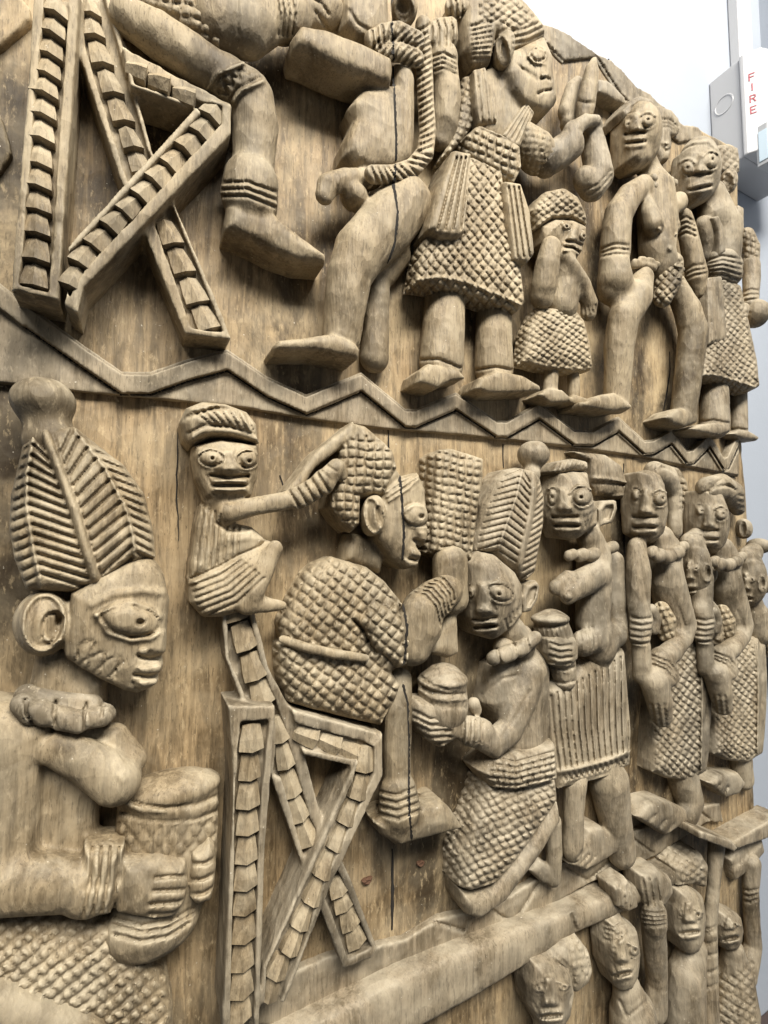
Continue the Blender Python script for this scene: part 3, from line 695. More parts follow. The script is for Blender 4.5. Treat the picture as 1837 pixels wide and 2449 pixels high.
def nose(p, x0, y0, x1, y1, w0, w1, amp=4.5):
    # a wedge: narrow between the brows, broad and cut square below
    p.blob([(x0-w0*1.2, y0), (x0+w0*1.2, y0), (x1+w1*1.15, y1), (x1+w1*.9, y1+w1*.45), (x1-w1*.9, y1+w1*.45), (x1-w1*1.15, y1)], w0*1.1, amp*.55)
    p.dot(x1-w1*.55, y1+w1*.05, w1*.55, w1*.45, 0, amp*.22).dot(x1+w1*.55, y1+w1*.05, w1*.55, w1*.45, 0, amp*.22).dot(x1, y1, w1*.6, w1*.8, 0, amp*.25)
    p.line([(x1-w1*1.3, y1-w1*.1), (x1-w1*.9, y1-w1*.75)], w1*.3, -amp*.16).line([(x1+w1*1.3, y1-w1*.1), (x1+w1*.9, y1-w1*.75)], w1*.3, -amp*.16)
def rings(p, pts_a, pts_b, n, wd, amp=-2.6):
    # n carved lines running parallel from curve a to curve b
    A, B = np.array(pts_a, float), np.array(pts_b, float)
    for t in np.linspace(0, 1, n): p.line([tuple(q) for q in A+(B-A)*t], wd, amp)
def twist(p, path, n, half, wd, amp, slant):
    P = np.array(path, float); L = np.r_[0, np.cumsum(np.hypot(*np.diff(P, axis=0).T))]
    for t in np.linspace(0.01, .99, n)*L[-1]:
        x, y = np.interp(t, L, P[:, 0]), np.interp(t, L, P[:, 1]); t2 = min(t+5, L[-1]); t1 = max(t-5, 0)
        dx, dy = np.interp(t2, L, P[:, 0])-np.interp(t1, L, P[:, 0]), np.interp(t2, L, P[:, 1])-np.interp(t1, L, P[:, 1])
        m = math.hypot(dx, dy)+1e-6; dx, dy = dx/m, dy/m; nx, ny = -dy, dx
        p.line([(x+nx*half+dx*slant, y+ny*half+dy*slant), (x-nx*half-dx*slant, y-ny*half-dy*slant)], wd, amp)
CRACK = [(785,-40),(800,170),(808,330),(814,600),(822,780),(820,940),(808,1050),(832,1200),(815,1370),(772,1495)]
# ------------------------------------------------------------------ upper row
if only('U1'):
    p = Part(C1)
    p.chain([(735,105,34,104),(900,205,38,124),(1080,320,38,122),(1260,425,34,104)], k=6)
    p.chain([(1300,450,32,120),(1400,520,30,120)], k=3)
    p.chain([(1425,560,28,128),(1452,700,28,128),(1438,900,26,118),(1425,1060,26,122),(1420,1180,26,132)], k=6)
    p.chain([(1425,1040,28,152),(1415,1130,28,158)], k=2)
    p.poly([(1290,1165),(1380,1145),(1560,1210),(1700,1330),(1852,1440),(1850,1490),(1700,1475),(1560,1425),(1400,1340),(1275,1290)], 42, r=5, dome=9, R=15)
    p.line([(1175,500),(1230,420),(1380,355)], 24, 2.4).line([(1190,510),(1240,440),(1390,375)], 12, -1.5)
    p.line([(1325,570),(1370,510),(1490,460)], 30, 2.6).line([(1300,575),(1345,505),(1475,440)], 12, -2)
    zz = [(1240,520),(1290,530),(1270,460),(1320,490),(1310,425),(1360,450),(1350,395),(1405,415),(1400,370),(1430,395)]
    p.line(zz, 15, -2.8)
    rings(p, [(1255,1035),(1400,1030),(1570,1090)], [(1255,1110),(1400,1110),(1575,1180)], 3, 16, -3)
    u1 = p.build("seated_rider", panel, M_FIG, "trousered leg and foot of a seated man carved above the slatted chair, with zigzag cuff and anklets")
    p = Part(C1)
    p.poly([(640,-120),(1190,-120),(1240,60),(1288,180),(1262,280),(1130,205),(950,95),(760,8),(690,-20)], 50, r=8, dome=14, R=24)
    p.hatch((900,0), (66,12), (-16,66), 3.6)
    p.build("hatched_sleeve", u1, M_FIG)
    p = Part(C2)
    p.chain([(-190,130,34,160),(-40,160,36,150),(100,110,36,120),(250,80,34,92),(430,50,30,100)], k=6)
    p.chain([(165,100,36,128),(225,90,36,122)], k=2)
    for x in (150,178,206,234): p.line([(x-10,-40),(x+14,80),(x,200)], 13, -2.8)
    p.line([(360,60),(400,110),(440,180)], 14, -2.5).line([(330,-20),(400,20),(440,80)], 14, -2.5).line([(-80,-20),(-70,200)], 10, -1.5)
    p.build("forearm", u1, M_FIG)
if only('U2'):
    p = Part(C2)
    p.poly([(620,500),(700,478),(812,468),(815,335),(910,368),(940,440),(942,640),(940,800),(922,910),(830,960),(700,965),(600,935),(530,865),(535,780),(590,660),(565,580)], 44, r=8, dome=16, R=28)
    p.poly([(280,138),(420,162),(640,248),(802,330),(812,400),(800,468),(740,462),(520,385),(330,292),(245,262),(236,200)], 52, bot=6, r=6, dome=8, R=12)
    p.poly([(500,-120),(790,-120),(795,180),(700,235),(600,205),(520,130)], 48, r=9, dome=12, R=22)
    p.ell(870,50,34, 72,92, 16); p.ring(870,50,56,76,0,36,2.5).dot(865,40,30,45,0,-4)
    p.line([(560,60),(600,130),(690,190)], 20, -2)
    p.chain([(880,1150,28,150),(760,1290,32,160),(620,1430,34,150),(560,1560,34,128),(540,1700,32,122),(515,1900,26,112)], k=8)
    p.poly([(680,1065),(820,1050),(985,1032),(1032,1130),(1015,1230),(880,1370),(785,1465),(690,1400),(620,1200)], 40, r=10, dome=12, R=24, k=8)
    p.poly([(130,1955),(160,1925),(330,1905),(470,1885),(600,1945),(625,1985),(610,2035),(500,2010),(370,1985),(140,1985)], 46, r=4, dome=6, R=10)
    p.chain([(800,1440,10,110),(720,1600,10,72),(712,1800,10,74),(700,2030,10,84)], k=5)
    p.chain([(650,1010,28,52),(540,1015,34,56),(440,1050,38,64),(415,1110,38,50)], k=4).ell(585,1115,30, 80,74, 14, k=3)
    p.line([(470,1010),(490,1060),(480,1110)], 14, -1.6)
    u2 = p.build("bound_man", panel, M_FIG, "bare bound man with a rope round his waist and neck, split by a long crack")
    p = Part(C2)
    R1 = [(978,150),(985,400),(992,600),(1002,740),(988,870),(915,955),(810,992),(690,990)]
    p.chain([(x,y,46 if y>800 else 34,50) for x, y in R1], k=2)
    twist(p, R1, 30, 50, 17, -3.4, 26)
    R2 = [(690,235),(760,195),(840,185),(940,235)]; R3 = [(690,270),(760,290),(850,300),(935,330)]
    p.chain([(x,y,44,52) for x, y in R2], k=2); p.chain([(x,y,42,48) for x, y in R3], k=2)
    twist(p, R2, 9, 52, 17, -3.2, -22); twist(p, R3, 8, 48, 17, -3.2, -22)
    rp = p.build("rope", u2, M_FIG)
    surface_strip([u2, rp], C2, CRACK, 2.6, u2, M_BLACK)
if only('U3'):
    p = Part(C2)
    p.poly([(1480,280),(1659,190),(1720,330),(1725,440),(1735,480),(1742,520),(1745,570),(1700,620),(1650,620),(1560,590),(1490,500),(1450,400)], 54, r=7, dome=11, R=24)
    p.chain([(1420,380,28,90),(1440,480,26,110)], k=6)
    p.poly([(1250,395),(1370,368),(1490,420),(1535,540),(1600,640),(1580,780),(1500,850),(1300,760),(1270,640)], 40, r=8, dome=10, R=22)
    p.chain([(1105,420,32,76),(1112,540,32,84),(1100,680,28,80),(1075,790,22,62)], k=6).chain([(1075,780,18,60),(1180,700,16,60),(1330,620,20,60)], k=6)
    p.chain([(1090,330,34,88),(1085,395,34,90)], k=2); rings(p, [(1000,330),(1090,300),(1180,345)], [(1010,410),(1090,385),(1175,425)], 4, 13, -2.8)
    p.poly([(985,140),(1040,85),(1130,75),(1180,120),(1190,230),(1150,290),(1060,280),(1000,250)], 48, bot=8, r=8, dome=12, R=18)
    for x in (1030,1072,1112,1150): p.line([(x-30,95),(x-5,160),(x-10,260)], 16, -3)
    p.chain([(1150,50,40,55),(1220,60,38,52),(1230,150,34,55),(1225,250,30,50)], k=2); twist(p, [(1130,50),(1220,60),(1235,150),(1225,270)], 10, 55, 16, -3, 12)
    # legs and shoes
    p.chain([(1105,1620,12,80),(1250,1100,16,60),(1380,740,20,60)], k=5).chain([(1375,1700,10,80),(1360,1200,16,60),(1380,740,20,60)], k=5)
    p.chain([(1110,1560,10,116),(1092,1850,17,126),(1080,2050,18,132)], k=4); p.chain([(1375,1640,8,108),(1376,1900,15,110),(1378,2085,16,116)], k=4)
    p.poly([(945,2165),(960,2100),(1010,2058),(1180,2092),(1222,2145),(1130,2160),(1060,2200)], 42, r=3, dome=4, R=8)
    p.poly([(1280,2200),(1300,2140),(1400,2100),(1540,2125),(1640,2185),(1645,2215),(1500,2225),(1350,2225)], 42, r=3, dome=4, R=8)
    p.line([(950,2040),(1060,2035),(1185,2085)], 14, -3).line([(1260,2100),(1390,2080),(1490,2100)], 14, -3)
    # face
    p.c = C3
    eye(p, 228,340,44,40,10, 258,365,4)
    p.line([(165,345),(210,295),(268,318)], 16, 2.2).line([(165,350),(205,390),(270,400)], 14, 1.8).line([(70,300),(160,275),(245,252)], 14, -1.5)
    p.line([(245,490),(275,480),(300,495)], 18, -4).line([(225,585),(260,565),(305,560)], 16, -4)
    p.blob([(230,440),(300,440),(300,500),(240,500)], 20, 2)
    for i in range(7): p.line([(100+18*i,400+12*i),(130+15*i,440+11*i)], 9, -1.4)
    u3 = p.build("robed_attendant", panel, M_FIG, "robed attendant in a checked cap gripping the rope, with tasselled sash and long trousers")
    p = Part(C2)
    p.poly([(1205,-120),(1430,-120),(1520,-30),(1600,60),(1668,150),(1680,200),(1490,290),(1470,220),(1400,190),(1372,340),(1280,345),(1230,250),(1210,120)], 54, r=8, dome=14, R=26)
    p.hatch((1400,60), (32,22), (34,-25), 2.6, [(1280,-100),(1460,-100),(1600,50),(1620,120),(1470,190),(1400,150),(1290,130)])
    rings(p, [(1480,180),(1560,160),(1650,120)], [(1490,280),(1580,265),(1680,210)], 4, 13, -2.4)
    for i in range(8): p.line([(1245+2*i,150+26*i),(1360,120+30*i)], 14, -2.4)
    p.ell(1432,290,46, 52,108, 16, -8); p.ring(1432,290,38,88,-8,30,2).dot(1438,290,20,55,-8,-4)
    p.build("checked_cap", u3, M_FIG)
    p = Part(C2, vox=1.05)
    p.poly([(1265,390),(1330,375),(1400,640),(1400,690),(1300,690),(1275,600)], 45, bot=10, r=3, dome=4, R=8)
    for x in (1300,1335,1365): p.line([(x-20,390),(x+12,690)], 10, -1.8)
    p.build("shoulder_sash", u3, M_FIG)
    p = Part(C2, vox=1.05); p.poly([(1425,760),(1560,575),(1612,640),(1530,830),(1480,830)], 47, bot=10, r=3, dome=4, R=8)
    for i in range(4): p.line([(1455+26*i,770+14*i),(1565+10*i,600+12*i)], 11, -2)
    p.build("sash_tie", u3, M_FIG)
    p = Part(C2, vox=1.05); p.poly([(1150,845),(1255,862),(1248,1000),(1215,1320),(1180,1345),(1085,1340),(1012,1290),(1028,1200),(1085,1000)], 60, bot=8, r=5, dome=7, R=11)
    for i in range(4): p.line([(1168+25*i,890),(1058+44*i,1300)], 11, -3.2)
    p.build("tassel", u3, M_FIG)
    p = Part(C2, vox=1.05); p.poly([(1438,1020),(1530,1035),(1585,1200),(1612,1440),(1570,1492),(1495,1465),(1462,1250)], 57, bot=8, r=5, dome=7, R=11)
    for i in range(3): p.line([(1462+28*i,1060),(1512+34*i,1455)], 11, -3.2)
    p.build("tassel", u3, M_FIG)
    p = Part(C2)
    p.poly([(1222,760),(1290,700),(1420,755),(1530,830),(1540,960),(1500,1035),(1430,1000),(1300,935),(1235,860)], 50, bot=6, r=6, dome=12, R=18)
    p.hatch((1380,860), (44,20), (-6,46), 4.6)
    p.build("studded_belt", u3, M_FIG)
    p = Part(C2, vox=1.0)
    p.poly([(1255,880),(1430,960),(1460,1250),(1530,1480),(1562,1715),(1520,1765),(1400,1720),(1200,1650),(1000,1605),(935,1600),(975,1380),(1030,1200),(1150,900)], 50, bot=10, r=4, dome=12, R=30)
    p.hatch((1240,1300), (27,33), (27,-34), 2.8)
    p.line([(940,1590),(1060,1570),(1200,1590),(1400,1670),(1555,1735)], 26, 2.5)
    p.build("checked_tunic", u3, M_FIG)
    p = Part(C2)
    p.poly([(1210,425),(1275,425),(1275,690),(1230,760),(1130,870),(1085,885),(1150,760),(1190,600)], 34, bot=0, r=4, dome=6, R=9)
    p.hatch((1220,600), (34,14), (-12,40), 2.6); p.build("hatched_sleeve", u3, M_FIG)
    p = Part(C3)
    p.chain([(150,900,30,120),(215,950,34,128)], k=5); p.hatch((200,900), (36,6), (-7,38), 2.8); p.build("hatched_sleeve", u3, M_FIG)
    p = Part(C3)
    p.chain([(270,1000,36,98),(350,960,40,90),(430,900,44,88),(440,830,46,60)], k=5)
    p.chain([(430,820,48,48),(520,755,52,40),(590,750,52,30),(612,772,48,20)], k=4)
    for x, y, r in ((560,790,30),(585,830,30),(598,870,28),(606,910,24)): p.chain([(x-30,y,42,r),(x+10,y,46,r)], k=1)
    p.chain([(560,880,34,80),(590,1000,38,90),(600,1090,38,100),(560,1160,36,90),(520,1120,36,80)], k=6)
    rings(p, [(520,1180),(600,1150),(680,1060)], [(560,1240),(620,1210),(690,1120)], 3, 12, -2)
    p.chain([(400,700,26,55),(440,560,28,50),(470,520,28,40)], k=3).chain([(420,770,26,60),(430,680,26,45)], k=2)
    p.build("hand", u3, M_FIG2)
    p = Part(C3)
    p.chain([(575,380,52,22),(560,440,52,46),(540,560,50,58),(522,660,48,62),(508,740,46,52)], k=3)
    p.line([(470,625),(530,640),(590,640)], 12, -2); p.line([(590,400),(600,640)], 8, -1.5)
    p.build("carved_horn", u3, M_FIG)
    p = Part(C3); p.poly([(600,490),(660,500),(770,610),(760,650),(690,610),(600,570)], 22, r=2, dome=3, R=6); p.build("carved_bar", panel, M_FIG2)
if only('U5'):
    p = Part(C3, vox=1.3)
    p.poly([(245,1400),(330,1355),(440,1362),(530,1405),(528,1500),(502,1575),(470,1612),(380,1575),(340,1510),(262,1500)], 46, r=6, dome=12, R=18)
    eye(p, 402,1405,34,26,15, 405,1410,3.4); eye(p, 508,1465,26,34,0, 512,1468,3.4)
    p.line([(330,1420),(380,1375),(440,1390)], 12, 1.4)
    nose(p, 460,1410, 440,1485, 18, 34, 5)
    p.line([(385,1520),(440,1520),(500,1560)], 22, 2.4).line([(390,1560),(440,1555),(495,1595)], 20, 2.4).line([(395,1535),(450,1545),(500,1580)], 14, -4).line([(400,1500),(450,1505),(500,1530)], 12, -3)
    p.chain([(360,1640,28,110),(390,1760,28,105),(370,1900,26,110)], k=6)
    p.chain([(305,1540,46,66),(285,1650,44,80),(262,1780,38,86),(250,1850,34,76)], k=5)
    p.chain([(400,1600,46,36),(440,1670,44,50),(500,1770,40,56),(545,1890,36,56),(540,1950,34,50)], k=5)
    for i in range(4): p.line([(515+22*i,1915-6*i),(525+22*i,1985-18*i)], 9, -2)
    p.c = F
    p.chain([(1190,805,20,17),(1188,840,20,17)], k=2).chain([(1238,812,18,14),(1240,850,18,14)], k=2)
    p.poly([(1165,852),(1185,838),(1215,842),(1232,858),(1225,868),(1190,870)], 34, r=2, dome=3, R=6).poly([(1220,862),(1245,852),(1275,862),(1280,872),(1240,874)], 32, r=2, dome=3, R=6)
    u5 = p.build("carved_child", panel, M_FIG, "small child with a checked cap and skirt raising a hand to its mouth")
    p = Part(C3, vox=1.15)
    p.poly([(208,1290),(285,1178),(380,1160),(470,1220),(525,1330),(540,1402),(440,1350),(320,1360),(235,1412)], 50, r=6, dome=14, R=20)
    p.hatch((380,1260), (28,22), (30,-23), 2.6)
    p.line([(225,1405),(310,1345),(430,1335),(540,1395)], 24, 2.6); p.build("checked_cap", u5, M_FIG)
    p = Part(F, vox=1.15)
    p.poly([(1163,662),(1240,664),(1262,690),(1276,745),(1281,798),(1240,804),(1180,795),(1130,782),(1140,710)], 40, bot=8, r=4, dome=13, R=20)
    p.hatch((1200,730), (10,6), (8.5,-9), 2.6); p.line([(1130,780),(1190,792),(1280,800)], 8, 1.6); p.build("checked_skirt", u5, M_FIG)
if only('U6'):
    p = Part(C3)
    p.ell(855,840,34, 128,190, 30, k=4); p.poly([(800,690),(940,690),(978,800),(985,950),(930,1015),(860,1025),(810,980),(800,820)], 54, bot=8, r=8, dome=12, R=18)
    eye(p, 905,752,50,40,-5, 912,742,4); eye(p, 785,775,30,34,0, 788,772,4)
    p.line([(770,705),(830,730),(840,690)], 20, 1.8).line([(870,715),(920,695),(960,720)], 16, 1.8)
    nose(p, 835,700, 838,800, 20, 42, 7); p.line([(770,838),(830,822),(888,825)], 20, -5)
    lips(p, 780,892, 885,880, 20, 3)
    p.chain([(900,1020,24,70),(935,1110,24,80)], k=6)
    p.chain([(880,1155,30,62),(790,1230,34,80),(725,1340,34,92),(712,1460,34,96),(705,1560,32,100)], k=6)
    rings(p, [(610,1555),(700,1520),(810,1530)], [(605,1600),(700,1580),(812,1585)], 3, 13, -2.6)
    p.chain([(700,1650,34,100),(705,1750,34,116),(690,1800,30,100)], k=6)
    p.chain([(960,1200,26,120),(970,1380,26,130),(965,1560,30,118),(980,1650,28,120)], k=8)
    p.chain([(900,1240,34,36),(920,1330,40,58),(945,1400,44,66)], k=3).chain([(1045,1330,30,34),(1060,1410,36,52)], k=3); p.dot(985,1430,18,20,0,2.5).ring(985,1430,20,22,0,10,-1.2).dot(1090,1460,14,18,0,2.5).ring(1090,1460,16,20,0,8,-1.2)
    p.dot(1048,1547,16,20,0,3)
    p.chain([(1010,1230,40,55),(1040,1290,40,42)], k=3).chain([(1100,1260,36,60),(1060,1310,38,40)], k=2)
    p.chain([(1130,1360,26,60),(1160,1460,26,62),(1190,1600,26,66),(1210,1700,26,70)], k=6)
    for i in range(4): p.line([(1095,1375+32*i),(1150,1350+32*i),(1205,1380+30*i)], 15, -3)
    p.c = C11
    rings(p, [(775,860),(880,800),(985,790)], [(790,920),(890,880),(990,860)], 3, 14, -2.8)
    p.chain([(905,900,26,80),(930,1020,24,76),(970,1150,20,44)], k=6)
    p.line([(930,1060),(945,1180)], 10, -2).line([(965,1050),(975,1180)], 10, -2)
    p.chain([(470,900,34,90),(420,1050,38,130),(310,1230,38,132),(275,1450,34,128),(265,1700,30,116),(250,1900,26,110)], k=8)
    p.poly([(-30,1910),(120,1850),(240,1830),(375,1930),(378,1965),(230,1985),(100,1965),(-20,1950)], 46, r=3, dome=5, R=8)
    p.chain([(730,960,28,90),(830,1160,32,112),(880,1340,34,122),(860,1500,32,118),(830,1750,28,112),(800,1960,24,110)], k=8)
    p.poly([(645,2030),(740,1960),(880,1960),(925,2030),(905,2085),(800,2120),(690,2080)], 40, r=4, dome=6, R=10)
    p.line([(430,1020),(450,1150)], 8, -1.2)
    u6 = p.build("nude_woman", panel, M_FIG, "bare-breasted woman with banded arms, a knotted necklace and a checked loincloth")
    p = Part(C11, vox=1.15); p.chain([(690,800,34,110),(670,930,38,112),(630,1060,38,80)], k=5); p.hatch((660,900), (36,-40), (40,38), 3.6)
    p.line([(390,770),(480,740),(580,790)], 22, 2).line([(730,800),(790,810)], 22, 2); p.build("checked_loincloth", u6, M_FIG)
    p = Part(C11)
    for x, y in ((400,770),(450,750),(510,760),(560,790)): p.chain([(x,y,40,26),(x+30,y+4,40,26)], k=2)
    p.chain([(390,800,38,30),(470,790,40,30),(560,820,40,28)], k=2); p.build("waist_beads", u6, M_FIG)
    p = Part(C11); p.chain([(740,800,34,24),(790,830,30,22)], k=2); p.build("waist_beads", u6, M_FIG)
    p = Part(C3)
    for x, y, r in ((945,1110,28),(985,1105,30),(1020,1115,28),(1050,1125,26),(1075,1140,24),(955,1160,24)): p.chain([(x,y,40,r)], k=1)
    p.build("necklace", u6, M_FIG2)
    p = Part(C3); p.poly([(755,680),(790,620),(850,590),(930,610),(965,680),(945,715),(860,680),(770,735)], 46, r=5, dome=10, R=14); p.line([(770,690),(850,645),(940,660)], 14, -2); p.build("headband", u6, M_FIG2)
    p = Part(C3)
    p.poly([(965,650),(1050,680),(1100,740),(1110,830),(1050,850),(1060,910),(1040,1000),(990,1010),(960,900)], 16, r=5, dome=8, R=12)
    rings(p, [(960,740),(1040,745),(1100,790)], [(965,790),(1040,790),(1105,830)], 3, 11, -2); p.line([(985,900),(1020,940),(1050,930)], 14, -2.5).dot(1030,890,18,14,0,2)
    p.build("carved_face", panel, M_FIG2, "small flat face carved between the bare-breasted woman and the sashed man")
if only('U7'):
    p = Part(C3)
    p.ell(1225,1060,34, 132,200, 30, k=4); p.poly([(1190,900),(1300,880),(1350,980),(1362,1150),(1310,1230),(1240,1240),(1190,1180),(1180,1020)], 54, bot=8, r=8, dome=12, R=18)
    eye(p, 1305,1000,48,48,10, 1312,990,4.2); eye(p, 1158,1042,40,42,10, 1158,1045,4.2)
    p.line([(1260,970),(1300,935),(1345,960)], 18, 2).line([(1110,1010),(1160,985),(1205,1010)], 18, 2)
    nose(p, 1245,950, 1245,1060, 20, 40, 7); p.line([(1165,1098),(1220,1085),(1295,1078)], 22, -5)
    lips(p, 1170,1185, 1300,1155, 20, 3)
    p.line([(1100,940),(1180,890),(1290,880),(1340,930)], 22, 1.8)
    p.chain([(1300,1230,22,100),(1330,1320,22,110)], k=6)
    p.c = C11
    p.chain([(1040,420,24,130),(1120,480,26,150),(1130,640,26,140),(1130,760,26,130)], k=8)
    p.chain([(960,480,26,80),(990,620,24,70),(985,720,22,50)], k=6)
    p.chain([(1345,800,10,76),(1352,900,12,72),(1350,1010,14,66),(1340,1090,16,70)], k=5)
    rings(p, [(1270,1020),(1350,995),(1430,1005)], [(1270,1090),(1350,1075),(1430,1070)], 3, 14, -2.8)
    p.ell(1385,1195,22, 88,112, 22, k=3)
    p.chain([(1290,1150,34,46),(1260,1260,34,46),(1245,1400,32,40),(1240,1440,30,28)], k=4); twist(p, [(1300,1180),(1260,1280),(1240,1430)], 7, 40, 16, -2.2, 12)
    p.chain([(1100,900,14,60),(1090,1300,12,60),(1060,1700,8,100),(1050,1900,14,118),(1050,2090,15,124)], k=4).chain([(1150,1300,10,50),(1245,1740,2,68),(1250,2130,6,72)], k=4)
    p.poly([(850,2130),(930,2090),(1080,2075),(1178,2115),(1185,2150),(1090,2185),(940,2160)], 38, r=3, dome=5, R=9)
    p.poly([(1190,2165),(1260,2130),(1350,2150),(1425,2200),(1400,2225),(1270,2210)], 24, r=3, dome=5, R=9)
    p.line([(935,2070),(1050,2060),(1175,2085)], 14, -3).line([(1185,2135),(1250,2128),(1320,2140)], 12, -3)
    u7 = p.build("sashed_man", panel, M_FIG2, "wide-eyed man with a ringed belt, checked tunic and round bowl, at the right edge of the panel")
    p = Part(C11, vox=1.2)
    p.poly([(985,1000),(1000,900),(1130,900),(1262,950),(1300,1120),(1345,1330),(1395,1560),(1420,1790),(1340,1830),(1200,1770),(1050,1720),(955,1700),(965,1600),(1000,1420)], 42, bot=6, r=4, dome=12, R=24)
    p.hatch((1180,1300), (31,26), (24,-32), 2.6); p.line([(955,1690),(1060,1690),(1200,1730),(1420,1800)], 26, 2.4); p.build("checked_tunic", u7, M_FIG2)
    p = Part(C11); p.chain([(1070,760,30,90),(1140,770,34,100),(1190,800,32,90)], k=2); p.chain([(1070,820,32,90),(1140,840,34,100),(1190,870,32,90)], k=2)
    rings(p, [(990,760),(1120,720),(1270,750)], [(1000,870),(1120,870),(1265,920)], 5, 15, -3); p.build("ringed_belt", u7, M_FIG2)
    p = Part(C11); p.poly([(1000,890),(1110,880),(1130,1100),(1150,1390),(1130,1420),(1010,1440),(1000,1200)], 44, bot=8, r=4, dome=6, R=9)
    for i in range(4): p.line([(1015+25*i,890),(1025+30*i,1430)], 13, -2.2)
    p.build("hanging_sash", u7, M_FIG2)
    p = Part(C11); p.poly([(1030,400),(1080,390),(1120,480),(1145,700),(1100,710),(1080,520)], 46, bot=10, r=3, dome=4, R=7)
    p.build("long_sash", u7, M_FIG2)
    p = Part(C11); p.poly([(1240,300),(1290,330),(1290,520),(1230,720),(1180,715),(1240,500)], 30, bot=4, r=3, dome=4, R=7); p.build("shoulder_sash", u7, M_FIG2)
    p = Part(C11); p.chain([(1310,560,8,66),(1345,660,10,74),(1345,760,10,70)], k=4); p.hatch((1340,650), (44,22), (-10,46), 2.8); p.line([(1270,800),(1340,790),(1410,745)], 22, 2); p.build("hatched_sleeve", u7, M_FIG2)
    p = Part(C3); p.poly([(1335,900),(1400,895),(1465,915),(1480,1000),(1478,1080),(1430,1100),(1370,1060),(1340,960)], 10, r=4, dome=8, R=12); p.hatch((1420,980), (30,18), (22,-28), 2.2)
    p.ell(1412,1130,22, 48,75, 14, k=2); p.ring(1412,1130,36,60,0,24,2).dot(1412,1130,18,34,0,-3); p.build("checked_cap", u7, M_FIG2)
# ------------------------------------------------------------------ lower row
if only('L2'):
    p = Part(C5, vox=1.0)
    p.poly([(150,385),(300,345),(520,380),(530,480),(520,570),(485,680),(400,712),(280,708),(212,690),(160,580),(138,450)], 46, bot=4, r=8, dome=13, R=20)
    p.chain([(300,700,26,90),(320,760,26,90)], k=6)
    eye(p, 250,465,66,42,5, 256,466,4.5); eye(p, 456,472,58,44,-5, 464,480,4.5)
    p.line([(175,440),(240,410),(320,440)], 16, 1.6).line([(400,440),(450,415),(520,450)], 16, 1.6)
    nose(p, 350,400, 348,525, 34, 70, 7); p.line([(248,560),(345,575),(455,565)], 22, -5)
    lips(p, 268,618, 440,618, 22, 3.2)
    p.line([(225,560),(262,640)], 14, -1.5).line([(465,560),(452,640)], 14, -1.5)
    p.poly([(190,722),(330,735),(385,830),(490,850),(570,930),(480,990),(330,1050),(128,1150),(138,1000),(160,830)], 40, r=8, dome=14, R=20)
    p.poly([(160,1060),(380,960),(520,930),(540,1000),(380,1100),(180,1200)], 37, r=6, dome=6, R=16, k=8)
    p.poly([(128,1150),(400,1015),(590,930),(648,965),(640,1040),(590,1160),(560,1260),(440,1340),(310,1375),(205,1372),(130,1290)], 44, r=8, dome=14, R=22)
    p.chain([(610,975,42,44),(560,1090,42,52),(500,1210,42,54),(455,1300,38,46)], k=4).chain([(450,1300,38,42),(560,1295,36,44),(650,1300,32,26)], k=4)
    p.chain([(345,775,38,58),(500,735,40,52),(640,712,42,52),(760,680,42,56)], k=5)
    p.chain([(740,690,42,64),(880,615,44,64)], k=2); twist(p, [(720,700),(890,605)], 5, 70, 18, -2.8, 6)
    p.chain([(900,580,46,60),(960,520,48,52),(985,560,44,40)], k=5); p.line([(900,500),(960,540)], 12, -1.5).line([(880,540),(930,590)], 10, -1.2)
    for i in range(7): p.line([(205+34*i,740+14*i if i<4 else 850),(160+40*i,1120-18*i)], 14, -1.7)
    p.line([(280,830),(350,880),(440,875),(490,850)], 16, -2).line([(130,1150),(300,1075),(410,1010),(590,935)], 14, -1.6).line([(125,1175),(300,1105),(430,1030)], 22, 1.6)
    for i in range(6): p.line([(135+14*i,1190+34*i),(300+20*i,1130+30*i),(420+26*i,1040+20*i)], 15, -2.0)
    b = p.build("turbaned_boy", panel, M_FIG, "small turbaned boy squatting on the chair back, one arm reaching to the ruler's cap")
    p = Part(C5)
    p.poly([(75,240),(110,165),(200,130),(330,140),(460,190),(518,265),(526,372),(420,345),(250,335),(135,385),(95,340)], 52, r=8, dome=18, R=24)
    p.line([(125,365),(195,315),(350,318),(522,372)], 40, 3).line([(120,325),(210,275),(350,285),(520,335)], 14, -2.2)
    for i in range(8): p.line([(90+38*i,250-16*min(i,4)),(150+46*i,200-8*i if i<5 else 175),(270+36*i,285+4*i)], 17, -2.4)
    p.build("turban", b, M_FIG)
